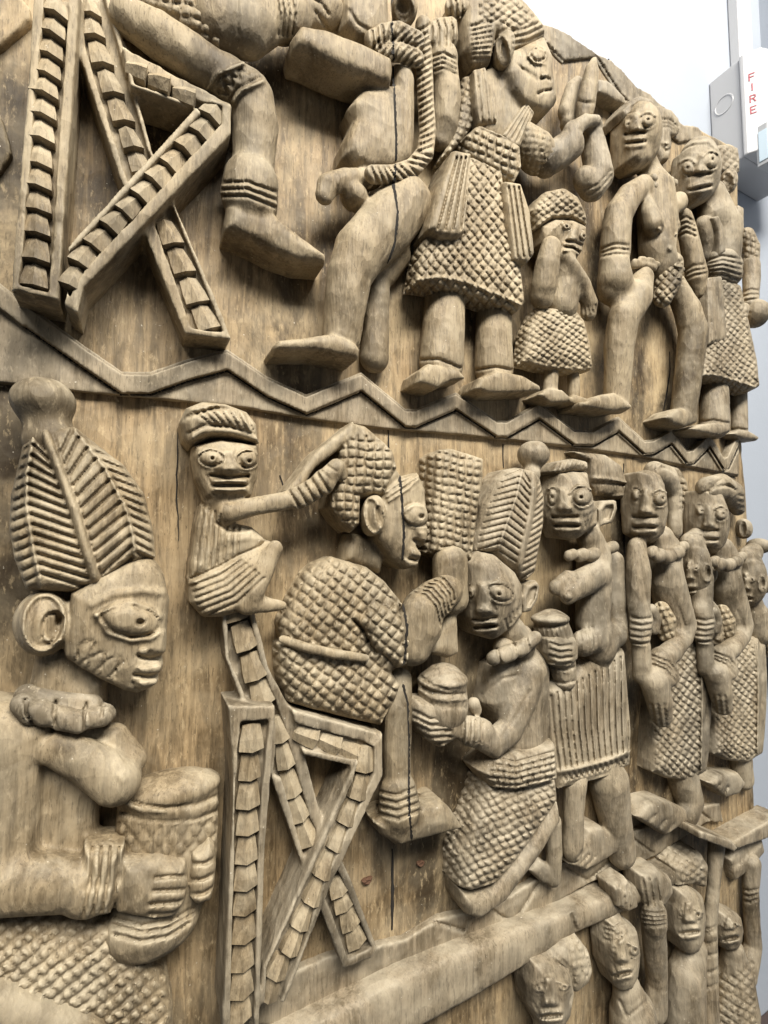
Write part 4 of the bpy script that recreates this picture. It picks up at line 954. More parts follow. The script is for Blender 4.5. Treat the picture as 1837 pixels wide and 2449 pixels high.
if only('L4'):
    p = Part(C5)
    p.poly([(1180,640),(1220,540),(1290,500),(1330,560),(1300,640)], 44, r=5, dome=8, R=16)
    p.poly([(1235,640),(1330,565),(1430,540),(1475,640),(1482,780),(1488,900),(1470,965),(1425,960),(1455,1010),(1428,1085),(1360,1098),(1290,1042),(1200,925),(1195,840)], 50, r=7, dome=10, R=24)
    p.ell(1165,790,40, 62,118, 18, -8); p.ring(1165,790,48,100,-8,36,2.4).dot(1205,790,24,62,-8,-4.5)
    p.dot(1415,785,78,62,15,5.5); p.line([(1335,770),(1400,722),(1475,740)], 26, 2.2).line([(1335,790),(1390,850),(1470,860)], 26, 2.0); p.ring(1415,785,80,64,15,24,-1.8).dot(1440,795,17,16,0,-4.5)
    for i in range(3): p.line([(1235+10*i,660+24*i),(1330+20*i,590+22*i),(1420,545+20*i)], 17, 2)
    p.line([(1400,930),(1440,945),(1490,960)], 24, -5).blob([(1400,860),(1490,860),(1490,950),(1420,950)], 30, 2.5)
    p.blob([(1375,960),(1455,990),(1440,1030),(1370,1020)], 18, 2.4).blob([(1330,1020),(1430,1050),(1420,1095),(1340,1090)], 18, 2.4).line([(1370,1035),(1410,1045),(1450,1030)], 16, -4)
    p.poly([(1040,890),(1180,905),(1245,1030),(1215,1125),(1000,1050),(1010,960)], 28, r=8, dome=8, R=14)
    p.chain([(1390,1520,36,118),(1440,1420,38,124),(1450,1320,38,118),(1500,1270,38,110)], k=6)
    p.c = C8; p.chain([(60,1400,36,120),(160,1280,40,122),(270,1190,44,118),(330,1140,44,110)], k=5)
    for i in range(6): p.line([(82+24*i,1150-22*i),(180+26*i,1165-20*i),(255+23*i,1245-20*i),(285+18*i,1375-34*i)], 15, -2.8)
    p.c = C7
    p.chain([(1085,60,22,66),(1075,240,27,82),(1068,420,28,82),(1068,650,28,76)], k=6)
    p.chain([(1070,700,30,112),(1080,790,30,124)], k=2); rings(p, [(950,690),(1060,715),(1185,670)], [(955,815),(1070,850),(1200,800)], 4, 18, -3)
    p.poly([(942,880),(1050,830),(1200,775),(1330,750),(1385,805),(1445,895),(1430,915),(1280,955),(1140,992),(1070,1012),(985,955)], 42, r=6, dome=10, R=18)
    r = p.build("seated_ruler", panel, M_FIG, "seated ruler in profile wearing a checked robe, split by a crack through the face")
    p = Part(C5, vox=1.05)
    p.poly([(1072,256),(1130,270),(1240,365),(1292,420),(1318,520),(1270,610),(1240,680),(1110,690),(1105,840),(1060,885),(1000,830),(940,740),(958,600),(1000,420),(1032,330)], 54, r=8, dome=16, R=26)
    p.poly([(670,650),(850,420),(1060,252),(1040,340),(960,430),(840,520),(780,620),(720,665)], 40, r=3, dome=3, R=8)
    p.hatch((1120,520), (52,4), (-3,50), 3.0, [(960,440),(1040,330),(1180,330),(1300,430),(1310,540),(1240,690),(1110,700),(1100,860),(1000,840),(930,740)])
    p.build("checked_cap", r, M_FIG)
    p = Part(C5, vox=1.05)
    p.poly([(858,1065),(955,1022),(1150,1080),(1250,1160),(1340,1270),(1372,1400),(1350,1500),(1150,1500),(1135,1600),(960,1570),(800,1535),(680,1500),(655,1420),(730,1240),(800,1120)], 46, r=9, dome=18, R=34)
    p.poly([(1060,1385),(1150,1280),(1310,1290),(1382,1450),(1372,1640),(1322,1665),(1180,1560),(1120,1470)], 52, bot=10, r=8, dome=10, R=18, k=2)
    p.poly([(645,1530),(900,1575),(1130,1600),(1290,1690),(1342,1742),(1310,1840),(1222,1995),(1080,1965),(800,1895),(700,1865),(648,1700)], 44, r=9, dome=18, R=34)
    p.poly([(700,1400),(1100,1450),(1280,1600),(1280,1750),(760,1700),(690,1600)], 40, r=6, dome=6, R=20, k=8)
    p.hatch((950,1300), (42,33), (-33,46), 3.0)
    p.line([(1060,1385),(1110,1440),(1140,1500),(1180,1570)], 22, -3.5)
    p.line([(1330,1290),(1375,1450),(1365,1640)], 26, 3)
    rb = p.build("checked_robe", r, M_FIG)
    surface_strip([r], C5, [(1288,395),(1318,560),(1330,700),(1343,900),(1332,1045)], 2.0, r, M_BLACK)
    surface_strip([r, rb], C7, [(1098,85),(1125,190),(1132,420),(1130,640),(1135,820),(1150,985)], 2.0, r, M_BLACK)
    surface_strip([rb, r], C5, [(1338,1290),(1360,1420),(1348,1600),(1325,1655)], 2.0, r, M_BLACK)
    p = Part(C5); p.chain([(655,1490,30,24),(780,1535,44,27),(960,1575,46,27),(1125,1598,42,22)], k=2); p.build("belt", r, M_FIG)
    p = Part(C8)
    p.poly([(245,240),(300,200),(370,190),(580,258),(578,400),(545,600),(515,850),(500,955),(400,965),(218,890),(228,600)], 44, r=7, dome=16, R=22)
    p.hatch((345,400), (52,12), (-3,50), 3.4); p.line([(250,225),(370,195),(580,270)], 16, 1.5)
    w = p.build("fly_whisk", r, M_FIG, "checked bundle of the fly whisk held upright")
    p = Part(C8)
    p.chain([(350,960,34,125),(350,1080,36,122),(370,1190,34,110)], k=5)
    p.poly([(225,1500),(330,1300),(400,1240),(412,1555),(350,1592),(215,1560)], 40, r=4, dome=8, R=14)
    p.build("whisk_handle", r, M_FIG)
if only('L5'):
    p = Part(C8)
    p.poly([(505,960),(570,880),(660,900),(790,1010),(838,1100),(838,1310),(765,1400),(655,1475),(575,1440),(520,1330),(510,1150)], 54, r=8, dome=14, R=22)
    p.ell(610,1180,40, 140,260, 24, k=4)
    eye(p, 685,1158,80,50,18, 672,1165,5); eye(p, 490,1150,26,45,0, 485,1160,4)
    p.line([(590,1100),(680,1070),(765,1100)], 20, 1.8)
    nose(p, 555,1080, 572,1275, 26, 62, 8); p.line([(505,1330),(570,1338),(655,1315)], 18, -4.5)
    lips(p, 515,1385, 650,1375, 24, 3)
    for i in range(5): p.line([(712+26*i,1330-22*i),(730+20*i,1390-30*i)], 13, -2)
    p.poly([(828,1180),(860,1100),(925,1072),(948,1110),(930,1205),(885,1280),(838,1290)], 46, bot=-4, r=3, dome=4, R=8).blob([(848,1185),(872,1125),(920,1100),(930,1120),(912,1200),(875,1255),(850,1262)], 18, -4.5)
    p.chain([(760,1400,30,90),(820,1500,28,100)], k=6)
    p.poly([(640,1640),(750,1580),(900,1500),(985,1530),(1022,1650),(1022,2000),(1005,2250),(880,2330),(720,2280),(700,2080),(600,1900)], 40, r=10, dome=18, R=30)
    p.chain([(900,1680,34,90),(830,1850,36,95),(740,2060,40,95),(640,2150,42,90),(520,2090,44,80)], k=6)
    p.line([(560,1830),(700,1720),(800,1700)], 20, -1.4).line([(880,1800),(800,1950),(700,2100)], 16, -1.5)
    p.chain([(560,2080,44,90),(480,2070,44,96)], k=2); rings(p, [(440,1990),(440,2080),(430,2180)], [(560,2000),(560,2110),(520,2200)], 4, 14, -2.4)
    p.chain([(505,1890,36,45),(520,1930,34,40)], k=3)
    p.poly([(105,1920),(130,1860),(470,1880),(470,2000),(420,2120),(300,2195),(220,2150),(120,2020)], 50, bot=8, r=7, dome=14, R=20)
    for i in range(5): p.line([(110+4*i,1935+46*i),(220,1990+42*i),(350,1985+40*i)], 18, -2.8)
    # knees folded under and sole
    p.c = C10
    p.poly([(12,975),(70,985),(180,945),(300,820),(430,640),(530,470),(548,590),(420,800),(250,1030),(110,1130),(45,1112),(15,1050)], 40, r=7, dome=10, R=16)
    p.chain([(500,600,20,48),(510,760,20,44),(500,900,18,44)], k=4); p.poly([(370,860),(430,800),(540,870),(520,940),(450,930)], 22, r=3, dome=4, R=7)
    w2 = p.build("kneeling_woman", panel, M_FIG2, "kneeling woman facing outward with a lidded cup, carved beside the ruler's whisk")
    p = Part(C8, vox=1.0)
    p.poly([(740,335),(820,318),(900,335),(950,390),(980,520),(975,700),(950,850),(918,1030),(850,1090),(760,1010),(650,905),(540,880),(552,780),(610,560),(680,400)], 52, r=8, dome=20, R=26)
    rib2 = [(900,340),(905,500),(870,700),(810,960),(800,1050)]; lf2 = [(740,340),(620,560),(550,780),(540,880)]; md2 = [(830,330),(790,520),(740,660),(690,800),(670,880)]; rt2 = [(950,390),(985,560),(970,760),(920,1030)]
    p.line(rib2, 44, 2.5).line(md2, 22, 1.4)
    X2 = lambda P, y: float(np.interp(y, [q[1] for q in P], [q[0] for q in P]))
    for y in np.arange(370, 900, 44): p.line([(X2(lf2,y+10)-6,y+14),(X2(md2,y-20)-8,y-26)], 13, -2.6)
    for y in np.arange(350, 900, 44): p.line([(X2(md2,y)+8,y),(X2(rib2,y+70)-26,y+72)], 13, -2.6)
    for y in np.arange(440, 1060, 44): p.line([(X2(rib2,y)+26,y),(X2(rt2,y-60)+6,y-62)], 13, -2.6)
    p.build("crested_headdress", w2, M_FIG2)
    p = Part(C8); p.ell(900,242,30, 104,92, 19); p.chain([(895,320,26,50),(890,370,34,60)], k=5); p.build("topknot", w2, M_FIG2)
    p = Part(C8)
    for x, y, x2, y2, r in ((635,1590,650,1580,48),(700,1570,750,1550,56),(810,1530,850,1500,52),(880,1480,915,1450,44)): p.chain([(x,y,44,r),(x2,y2,44,r)], k=1.5)
    p.chain([(700,1520,30,70),(830,1440,28,70)], k=4)
    for q in ([(660,1530),(690,1640)],[(770,1490),(795,1600)],[(850,1450),(885,1540)]): p.line(q, 14, -3.5)
    p.build("necklace", w2, M_FIG2)
    p = Part(C8)
    p.chain([(300,1790,30,168),(300,1900,30,178)], k=4); p.ell(300,1730,32, 170,50, 24, k=4)
    p.line([(130,1750),(220,1810),(340,1830),(470,1820)], 18, -2.8).line([(125,1790),(230,1850),(350,1870),(470,1855)], 26, 1.6).line([(140,1700),(240,1770),(330,1790)], 14, -2)
    for i in range(9): p.line([(200+30*i,1880+6*min(i,5)),(215+30*i,1920),(230+30*i,1880)], 8, -1.6)
    p.build("lidded_cup", w2, M_FIG2)
    p = Part(C10, vox=1.2)
    p.poly([(150,390),(300,400),(520,350),(532,480),(420,650),(300,820),(190,945),(60,985),(5,968),(8,800),(95,560)], 46, r=8, dome=16, R=26)
    p.hatch((200,640), (25,33), (38,-17), 2.8); p.line([(-25,960),(60,985),(170,950)], 30, 3); p.build("checked_skirt", w2, M_FIG2)
    p = Part(C10, vox=1.2)
    p.poly([(118,335),(200,240),(400,215),(515,165),(530,375),(420,410),(300,435),(190,425)], 54, bot=4, r=6, dome=14, R=20)
    for i in range(6): p.line([(120+14*(5-i),250+36*i),(300,275+32*i),(520,215+34*i)], 12, -2.4)
    for i in range(6):
        for j in range(6): p.line([(170+64*j+30*(i%2),262+33*i-6*j),(174+64*j+30*(i%2),292+33*i-6*j)], 9, -2)
    p.build("waist_wrap", w2, M_FIG2)
if only('L6'):
    p = Part(C8)
    p.ell(1140,580,36, 140,225, 28, k=4); p.poly([(1080,355),(1265,345),(1290,500),(1332,600),(1332,720),(1190,800),(1110,790),(1060,650),(1060,480)], 54, bot=8, r=8, dome=12, R=20)
    eye(p, 1225,518,66,58,15, 1215,522,5); eye(p, 1025,522,32,55,0, 1025,525,4)
    p.line([(1130,500),(1200,445),(1280,475)], 18, 1.8).line([(1000,470),(1050,455),(1075,470)], 18, 1.8)
    nose(p, 1088,450, 1105,595, 26, 56, 8); p.line([(1030,655),(1100,652),(1190,650)], 22, -5)
    lips(p, 1050,712, 1195,712, 24, 3)
    for i in range(5): p.line([(1235+20*i,650-10*i),(1245+18*i,720-12*i)], 12, -2)
    p.poly([(1328,600),(1365,545),(1450,540),(1458,600),(1425,695),(1340,715)], 40, bot=-4, r=3, dome=4, R=8).blob([(1345,610),(1375,570),(1435,565),(1438,600),(1410,675),(1352,690)], 20, -4.5)
    p.chain([(1270,790,26,90),(1310,880,24,95)], k=6)
    p.chain([(1300,960,26,120),(1300,1150,26,125),(1290,1350,26,120),(1330,1500,26,130)], k=8)
    p.chain([(1330,1030,38,90),(1220,1090,42,92),(1130,1170,42,62)], k=4).chain([(1130,1060,34,55),(1050,1120,36,52)], k=3); p.dot(1130,1180,30,26,0,1.5).ring(1130,1180,34,30,0,12,-1)
    p.chain([(1430,950,14,74),(1440,1150,16,76),(1450,1350,20,82),(1430,1420,26,82)], k=6)
    p.chain([(1430,1430,28,86),(1300,1460,36,84),(1230,1490,40,86)], k=6); rings(p, [(1210,1400),(1225,1490),(1210,1580)], [(1290,1380),(1310,1470),(1290,1570)], 4, 10, -1.4)
    p.poly([(1000,1460),(1060,1430),(1180,1440),(1205,1500),(1200,1600),(1140,1655),(1040,1640),(1005,1560)], 54, bot=8, r=6, dome=10, R=16)
    for i in range(4): p.line([(1010,1485+42*i),(1080,1510+40*i),(1150,1500+40*i)], 16, -3)
    p.c = C10
    p.chain([(745,-355,20,80),(700,100,18,70),(800,380,20,90)], k=5).chain([(700,100,18,60),(620,400,24,58)], k=5)
    p.chain([(620,400,26,62),(612,560,26,58),(605,740,24,62)], k=5).chain([(800,380,20,115),(830,560,20,95),(870,760,18,80)], k=5)
    p.poly([(650,760),(690,640),(760,620),(870,700),(865,750),(760,820),(680,862),(590,830)], 30, r=4, dome=5, R=10)
    for i in range(3): p.line([(620+30*i,810+14*i),(660+34*i,760+12*i)], 10, -1.8)
    w3 = p.build("standing_woman", panel, M_FIG2, "standing woman in a long striped skirt holding a small cup before her waist")
    p = Part(C8)
    p.poly([(1045,350),(1080,285),(1170,262),(1262,280),(1268,350),(1180,345),(1080,365)], 52, r=5, dome=8, R=12)
    for i in range(7): p.line([(1060+28*i,350-4*i),(1085+30*i,275)], 11, -2)
    p.poly([(1150,210),(1380,235),(1480,305),(1522,420),(1500,535),(1340,505),(1290,420),(1270,300)], 22, r=5, dome=10, R=16)
    p.line([(1285,395),(1400,400),(1520,425)], 20, 2).line([(1290,430),(1400,432),(1515,440)], 10, -2)
    for i in range(10): p.line([(1310+20*i,440),(1340+17*i,520-3*i)], 10, -2.4)
    for i in range(8): p.line([(1250+30*i,230+6*i),(1270+30*i,380)], 6, -0.8)
    p.build("hair", w3, M_FIG2)
    p = Part(C8)
    for x, y, r in ((1150,905,38),(1220,905,42),(1290,900,44),(1355,880,44),(1415,855,40)): p.chain([(x-14,y+6,40 if x<1350 else 30,r),(x+14,y-4,40 if x<1350 else 30,r)], k=1)
    p.build("necklace", w3, M_FIG2)
    p = Part(C8)
    p.chain([(1020,1385,32,122),(1060,1480,30,120),(1110,1720,30,80)], k=3); p.ell(1010,1325,34, 134,40, 20, k=3)
    p.line([(880,1370),(1000,1385),(1150,1360)], 14, -2.6)
    for i in range(9): p.line([(890+30*i,1385),(905+30*i,1450)], 9, -1.4)
    p.line([(1030,1650),(1110,1665),(1195,1640)], 14, -2.4).line([(1035,1740),(1110,1755),(1195,1735)], 14, -2.4)
    for i in range(6): p.line([(1045+26*i,1665),(1048+26*i,1735)], 9, -1.4)
    p.build("cup", w3, M_FIG2)
    p = Part(C10, vox=1.1, rough=0.25)
    p.poly([(480,-110),(640,-262),(890,-340),(925,100),(918,300),(800,365),(640,410),(525,432),(490,200)], 40, bot=6, r=7, dome=18, R=30)
    for i in range(13): p.line([(490+34*i,-80-19*i),(506+33*i,90),(536+31*i,318-8.5*i)], 11, -3.0)
    p.line([(520,330),(640,310),(800,270),(918,215)], 34, 3).line([(528,425),(700,385),(918,305)], 22, 2)
    for i in range(13): p.line([(545+28*i,380-8*i),(558+28*i,345-8*i),(570+28*i,375-8*i)], 10, -2.2)
    p.build("striped_skirt", w3, M_FIG2)
def robed(tag, fx, fy, lbl, k=1.0, hood=False):
    # a frontal face on a long body whose forearms fold across a checked gown; fx, fy place it in C9
    T = lambda x, y: (fx + x*k, fy + y*k)
    def Q(L): return [T(x, y) + tuple(r) for x, y, *r in L]
    p = Part(C9)
    C = lambda L, kk=5, fw=1.0: p.chain([(T(x, y)[0], T(x, y)[1], w, r*k) for x, y, w, r in L], kk, fw)
    x, y = T(500, 720); p.ell(x, y, 36, 135*k, 300*k, 26, k=4)
    p.poly(Q([(470,430),(600,420),(650,540),(655,800),(640,960),(560,990),(480,940),(460,700)]), 54, bot=8, r=8, dome=12, R=18)
    E = lambda X, Y, a, b: eye(p, *T(X, Y), a*k, b*k, 0, *T(X+20, Y-4), 4.2)
    E(610,655,60,56); E(410,625,40,48)
    x0, y0 = T(490,560); x1, y1 = T(490,760); nose(p, x0, y0, x1, y1, 28*k, 60*k, 8); p.line(Q([(395,805),(480,808),(575,805)]), 24*k, -5)
    a = T(400,890); b = T(565,890); lips(p, *a, *b, 30*k, 3); p.line(Q([(540,610),(600,575),(660,610)]), 22*k, 2)
    C([(620,980,26,110),(660,1080,24,130)], 6)
    C([(640,1150,26,140),(660,1320,26,150),(700,1500,24,150),(740,1680,22,150),(760,1760,22,120)], 8)
    C([(420,1050,34,80),(430,1250,36,108),(430,1450,38,100)], 5)            # near arm
    C([(430,1540,40,100),(450,1650,42,104),(440,1780,42,90)], 4)            # fist on staff
    C([(540,1560,40,48),(575,1640,40,48),(560,1720,40,44)], 3)
    for i in range(5): p.line(Q([(380,1620+52*i),(460,1640+50*i),(535,1625+50*i)]), 22*k, -3)
    C([(455,1860,40,80),(460,2000,40,80),(450,2080,38,74)], 3)
    C([(680,1250,34,90),(760,1480,36,88),(820,1680,36,80),(800,1780,38,80),(700,1900,42,90),(620,1960,44,90)], 6)   # far arm folding down
    p.line(Q([(760,1540),(840,1760)]), 20*k, -1.5)
    C([(610,1980,44,110),(640,2080,46,120)], 3)
    rings(p, Q([(545,1935),(680,1985),(770,2100)]), Q([(550,2000),(660,2050),(745,2150)]), 3, 18*k, -3)
    C([(560,2150,46,120),(600,2300,46,110),(620,2420,42,90)], 5)
    for i in range(3): p.line(Q([(540+50*i,2330),(570+44*i,2500)]), 18*k, -2.5)
    x, y = T(815,790); p.ell(x, y, 10, 44*k, 95*k, 14); p.ring(x, y, 34*k, 76*k, 0, 24*k, 2); p.dot(x, y, 20*k, 44*k, 0, -3)
    o = p.build("gowned_figure", panel, M_FIG2, lbl)
    p = Part(C9)
    for X, Y, w, r in ((545,1090,46,48),(600,1120,48,56),(675,1125,50,60),(745,1095,46,58),(790,1050,38,46)): p.chain([(*T(X-12,Y+5), w, r*k), (*T(X+12,Y-5), w, r*k)], k=1)
    p.build("necklace", o, M_FIG2)
    p = Part(C9, vox=1.25)
    p.poly(Q([(600,2050),(760,1900),(870,1760),(1010,1780),(1030,2100),(1025,2400),(1005,2720),(985,2885),(850,2965),(690,2945),(548,2885),(560,2550)]), 34, r=7, dome=16, R=26)
    p.hatch(T(850,2100), (37*k,32*k), (27*k,-40*k), 2.8, Q([(560,1800),(900,1740),(940,2100),(945,2900),(850,2945),(560,2890),(540,2300)]))
    p.hatch(T(960,2100), (200*k,60*k), (30*k,-40*k), 2.4, Q([(965,1800),(1030,1800),(1030,2800),(965,2860)]), 'v')
    p.line(Q([(945,1800),(955,2300),(945,2880)]), 26*k, 2); p.line(Q([(545,2880),(700,2940),(850,2960),(985,2880)]), 24*k, 2.2)
    p.build("checked_gown", o, M_FIG2)
    p = Part(C9)
    C2_ = lambda L, kk=3: p.chain([(T(x, y)[0], T(x, y)[1], w, r*k) for x, y, w, r in L], kk)
    C2_([(620,1560,34,70),(660,1650,36,82),(660,1760,34,70)]); p.hatch(T(640,1640), (52*k,-20*k), (24*k,52*k), 3.8); p.build("studded_pouch", o, M_FIG)
    p = Part(C9)
    if hood:
        C2_([(560,440,40,90),(650,480,38,100),(715,600,34,75),(722,760,34,62),(728,880,36,64),(730,920,36,60)], 6)
        for i in range(7): p.line(Q([(560+34*i,440-18*min(i,3)+14*max(0,i-3)),(590+34*i,370+20*i)]), 16*k, -2)
        p.poly(Q([(640,370),(760,400),(830,520),(850,700),(780,760),(720,700)]), 14, r=4, dome=8, R=12)
        for i in range(6): p.line(Q([(775,480+52*i),(845,500+52*i)]), 16*k, -2.6)
    else:
        C2_([(480,420,40,110),(600,400,38,120),(700,470,30,120),(760,600,20,70)], 8)
        for i in range(6): p.line(Q([(380+20*i,560-34*i),(520+20*i,420-18*i),(680+14*i,380+12*i)]), 12*k, -1.6)
        for i in range(5): p.line(Q([(770,480+52*i),(850,500+52*i)]), 16*k, -2.6)
    p.build("hood" if hood else "hair", o, M_FIG2)
    return o
if only('L7'):
    a = robed('L7', 0, 0, "gowned figure with a long hood flap grasping a short staff, carved beside the striped skirt", 1.0, True)
    robed('L8', 570, 205, "gowned figure with combed hair grasping a short staff, carved at the right edge", 0.88, False)
    def child(x0, y0, k, lbl):
        p = Part(C9); T = lambda x, y: (x0+x*k, y0+y*k)
        C = lambda L, kk=5: p.chain([(T(x, y)[0], T(x, y)[1], w, r*k) for x, y, w, r in L], kk)
        x, y = T(120,330); p.ell(x, y, 30, 105*k, 240*k, 24, k=4); C([(100,150,30,100),(150,100,30,90)], 5)
        eye(p, *T(140,345), 36*k, 34*k, 0, amp=3.6); eye(p, *T(70,345), 20*k, 30*k, 0, amp=3)
        xx, yy = T(85,270); x2, y2 = T(85,420); nose(p, xx, yy, x2, y2, 22*k, 44*k, 7); lips(p, *T(50,520), *T(130,515), 24*k, 2.6)
        for i in range(5): p.line([T(40+8*i,190-30*i), T(130,150-22*i), T(210,170-20*i)], 12*k, -1.8)
        x, y = T(235,380); p.ell(x, y, 20, 46*k, 90*k, 14); p.ring(x, y, 34*k, 70*k, 0, 24*k, 2); p.dot(x, y, 18*k, 40*k, 0, -3)
        C([(160,560,26,80),(170,640,24,110),(200,800,22,130)], 8)
        o = p.build("carved_child", panel, M_FIG2, lbl)
        p = Part(C9); C2_ = lambda L, kk=5: p.chain([(T(x, y)[0], T(x, y)[1], w, r*k) for x, y, w, r in L], kk)
        C2_([(170,640,24,110),(220,720,22,120),(260,860,20,110),(300,960,18,90)], 8); p.hatch(T(200,780), (46*k,34*k), (50*k,-36*k), 3.0); p.build("checked_shawl", o, M_FIG2)
        p = Part(C9); x, y = T(200,40); p.ell(x, y, 30, 80*k, 70*k, 18); p.build("topknot", o, M_FIG2)
    child(760, 880, 1.0, "small child with a topknot and shawl carved against the hooded gowned figure")
    child(1230, 1005, 0.9, "small child with a topknot carved on the outermost right edge")
    p = Part(C9); p.poly([(970,1150),(1010,1150),(1070,1400),(1040,1600),(960,1700),(930,1400)], 8, r=4, dome=6, R=10); p.build("carved_arm", panel, M_FIG2)
    p = Part(C9); p.chain([(1060,1560,20,44),(1085,1640,20,40),(1060,1900,18,26),(1055,1990,18,24)], k=4); p.build("carved_arm", panel, M_FIG2)
    # feet of the gowned figures
    p = Part(C10)
    p.chain([(1190,330,8,90),(1235,480,12,78),(1225,545,16,66)], k=4); p.poly([(948,575),(1010,500),(1100,480),(1220,530),(1230,590),(1110,675),(1040,630)], 34, r=4, dome=6, R=10)
    for q in ([(1000,610),(1050,560)],[(1060,640),(1110,585)],[(1110,660),(1150,610)]): p.line(q, 11, -2)
    p.build("carved_foot", panel, M_FIG2)
    p = Part(C10)
    p.chain([(1490,220,2,70),(1520,360,4,62)], k=4); p.poly([(1340,390),(1400,340),(1500,330),(1540,390),(1500,450),(1430,470)], 28, r=4, dome=6, R=9)
    for q in ([(1380,430),(1400,390)],[(1420,455),(1440,410)]): p.line(q, 10, -2)
    p.build("carved_foot", panel, M_FIG2)
if only('B'):
    # bottom row: heads and raised arms under the rail
    def head(crop, x, y, rx, ry, lbl, eyes, nz, mo, h=36):
        p = Part(crop, vox=1.3)
        p.poly([(x-rx*.55,y-ry*.9),(x+rx*.1,y-ry*1.02),(x+rx*.8,y-ry*.85),(x+rx,y-ry*.2),(x+rx*.85,y+ry*.5),(x+rx*.4,y+ry*.95),(x-rx*.1,y+ry),(x-rx*.5,y+ry*.5),(x-rx*.65,y-ry*.2)], h+12, bot=2, r=7, dome=14, R=18)
        p.line([(x-rx*.7,y-ry*.35),(x-rx*.2,y-ry*.42)], 16, 2).line([(x+rx*.25,y-ry*.42),(x+rx*.8,y-ry*.3)], 16, 2)
        p.line([(x-rx*.6,y+ry*.15),(x-rx*.3,y+ry*.55)], 10, -1.6)
        for e in eyes: eye(p, *e, 0, amp=2.8)
        nose(p, *nz, 7); lips(p, *mo, 20, 2.8)
        return p
    p = head(C10, 480,1540,140,200, "", [(425,1500,34,22),(560,1490,30,22)], (480,1420,485,1575,24,48), (440,1650,540,1640))
    p.dot(618,1555,30,36,0,-4).line([(640,1500),(660,1560),(640,1620)], 18, 2.5)
    p.chain([(480,1700,26,90),(500,1800,26,120)], k=6)
    o = p.build("carved_head", panel, M_FIG2, "large drooping head with a banded checked cap carved under the rail")
    p = Part(C10); p.poly([(470,1340),(560,1240),(640,1215),(700,1290),(718,1390),(690,1470),(620,1530),(590,1500),(540,1440)], 44, r=6, dome=14, R=20); p.hatch((640,1350), (44,-10), (10,44), 3, [(570,1250),(650,1210),(720,1300),(715,1400),(690,1440),(600,1440)])
    rings(p, [(450,1350),(520,1410),(590,1500)], [(500,1300),(580,1370),(620,1470)], 4, 13, -2.2); p.build("checked_cap", o, M_FIG2)
    p = head(C10, 880,1330,95,190, "", [(940,1290,30,34),(830,1280,20,30)], (870,1220,870,1340,20,40), (830,1430,915,1410))
    p.chain([(900,1500,26,80),(930,1640,26,130),(940,1760,26,140)], k=8)
    p.chain([(1040,1110,36,70),(1050,1280,30,66),(1060,1450,24,60),(1050,1600,22,70)], k=5); p.chain([(1045,1090,38,70),(1050,1140,38,66)], k=2)
    rings(p, [(985,1080),(1050,1090),(1110,1085)], [(985,1150),(1050,1160),(1110,1150)], 4, 12, -2.4)
    p.poly([(970,880),(1060,840),(1140,900),(1150,980),(1100,1060),(1000,1050),(975,980)], 42, bot=6, r=6, dome=10, R=16)
    for i in range(3): p.line([(985+36*i,900+6*i),(1010+36*i,1050)], 14, -2.4)
    p.chain([(820,1100,22,44),(830,1250,20,44)], k=3); rings(p, [(780,1150),(830,1165),(880,1140)], [(780,1230),(830,1240),(870,1220)], 4, 11, -2)
    p.line([(860,1560),(900,1650),(1010,1560)], 16, -2)
    for i in range(5): p.line([(800+14*i,1180+10*i),(860+26*i,1150+8*i)], 11, -2)
    p.build("rail_bearer", panel, M_FIG2, "bearer with an upturned face gripping the thick rail with one banded arm")
    p = Part(C10); p.poly([(830,950),(900,900),(950,960),(960,1060),(900,1090),(850,1060)], 44, bot=8, r=5, dome=10, R=14)
    for i in range(4): p.line([(850+26*i,935+4*i),(872+24*i,1075)], 12, -2.4)
    p.build("gripping_hand", panel, M_FIG2)
    p = head(C10, 1240,1140,85,180, "", [(1280,1100,28,32),(1190,1080,18,28)], (1230,1020,1235,1130,18,38), (1190,1200,1280,1190))
    p.chain([(1250,1280,24,80),(1220,1420,24,105),(1210,1600,24,115),(1210,1760,24,120)], k=8)
    p.build("checked_cap_bearer", panel, M_FIG2, "bearer under a checked cap standing beside the tray post")
    p = Part(C10); p.poly([(1160,850),(1200,780),(1300,760),(1335,820),(1325,960),(1250,940),(1170,950)], 40, r=6, dome=12, R=16); p.hatch((1250,830), (30,18), (26,-26), 2.6)
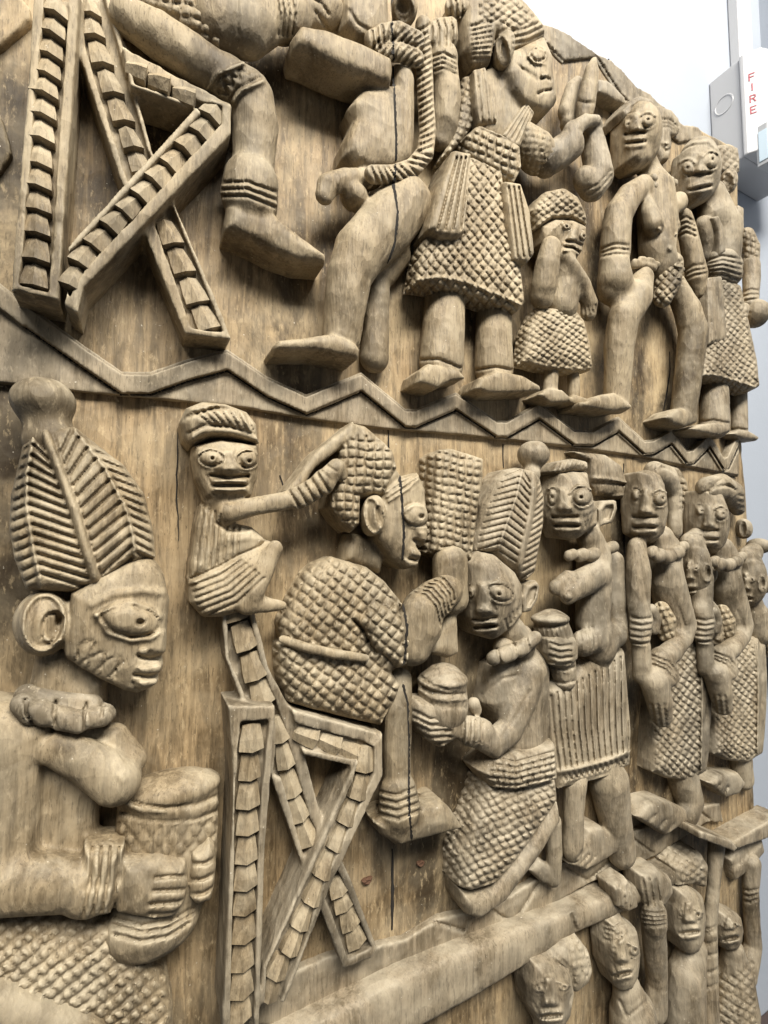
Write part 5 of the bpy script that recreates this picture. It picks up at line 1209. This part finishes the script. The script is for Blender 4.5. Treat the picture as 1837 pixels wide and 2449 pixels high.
    rings(p, [(1165,930),(1240,920),(1325,970)], [(1170,960),(1240,955),(1320,1010)], 2, 11, -2); p.build("checked_cap", panel, M_FIG2)
    p = Part(C10); p.chain([(1380,720,34,46),(1365,950,34,34),(1345,1150,34,40),(1345,1300,32,44),(1330,1480,30,62),(1320,1760,28,80)], k=5)
    for y in (1165,1185,1245,1310,1400,1480): p.line([(1290,y),(1340,y+10),(1390,y-8)], 12, -2.4)
    p.build("tray_post", panel, M_FIG2)
    p = Part(C10)
    p.poly([(1300,650),(1460,700),(1500,740),(1480,760),(1300,690)], 60, bot=-4, r=2); p.poly([(1290,640),(1480,705),(1659,600),(1740,560),(1740,660),(1500,745)], 34, bot=-4, r=2)
    p.build("tray", panel, M_FIG2, "flat square tray carved above the bearers at the right edge")
    p = head(C10, 1455,1190,70,110, "", [(1480,1150,22,24),(1420,1150,14,22)], (1450,1100,1450,1170,14,30), (1415,1235,1490,1220), 26)
    p.chain([(1470,1290,20,60),(1480,1420,18,100),(1480,1600,18,130),(1470,1760,18,140)], k=8)
    p.chain([(1570,820,16,50),(1565,960,16,44),(1570,1120,14,44),(1580,1260,12,46),(1540,1420,12,60)], k=5)
    rings(p, [(1520,960),(1560,970),(1605,960)], [(1520,1020),(1560,1030),(1600,1015)], 3, 11, -2.2)
    rings(p, [(1440,980),(1480,985),(1520,975)], [(1440,1060),(1480,1065),(1520,1050)], 3, 10, -2.2)
    p.hatch((1500,1550), (34,22), (26,-30), 2.6, [(1370,1380),(1450,1420),(1590,1330),(1600,1700),(1340,1720)])
    p.build("tray_bearer", panel, M_FIG2, "bearer with raised banded arms and a woven tunic beneath the tray")
    p = Part(C10); p.poly([(1450,800),(1520,720),(1620,660),(1640,760),(1560,860),(1480,920)], 18, r=5, dome=8, R=12)
    for i in range(7): p.line([(1460+24*i,870-24*i),(1500+22*i,760-14*i)], 11, -2.2)
    p.build("braided_hair", panel, M_FIG2)
print("carved triangles", TRIS[0])
print("carved", sorted(TRIS[1:])[-25:])
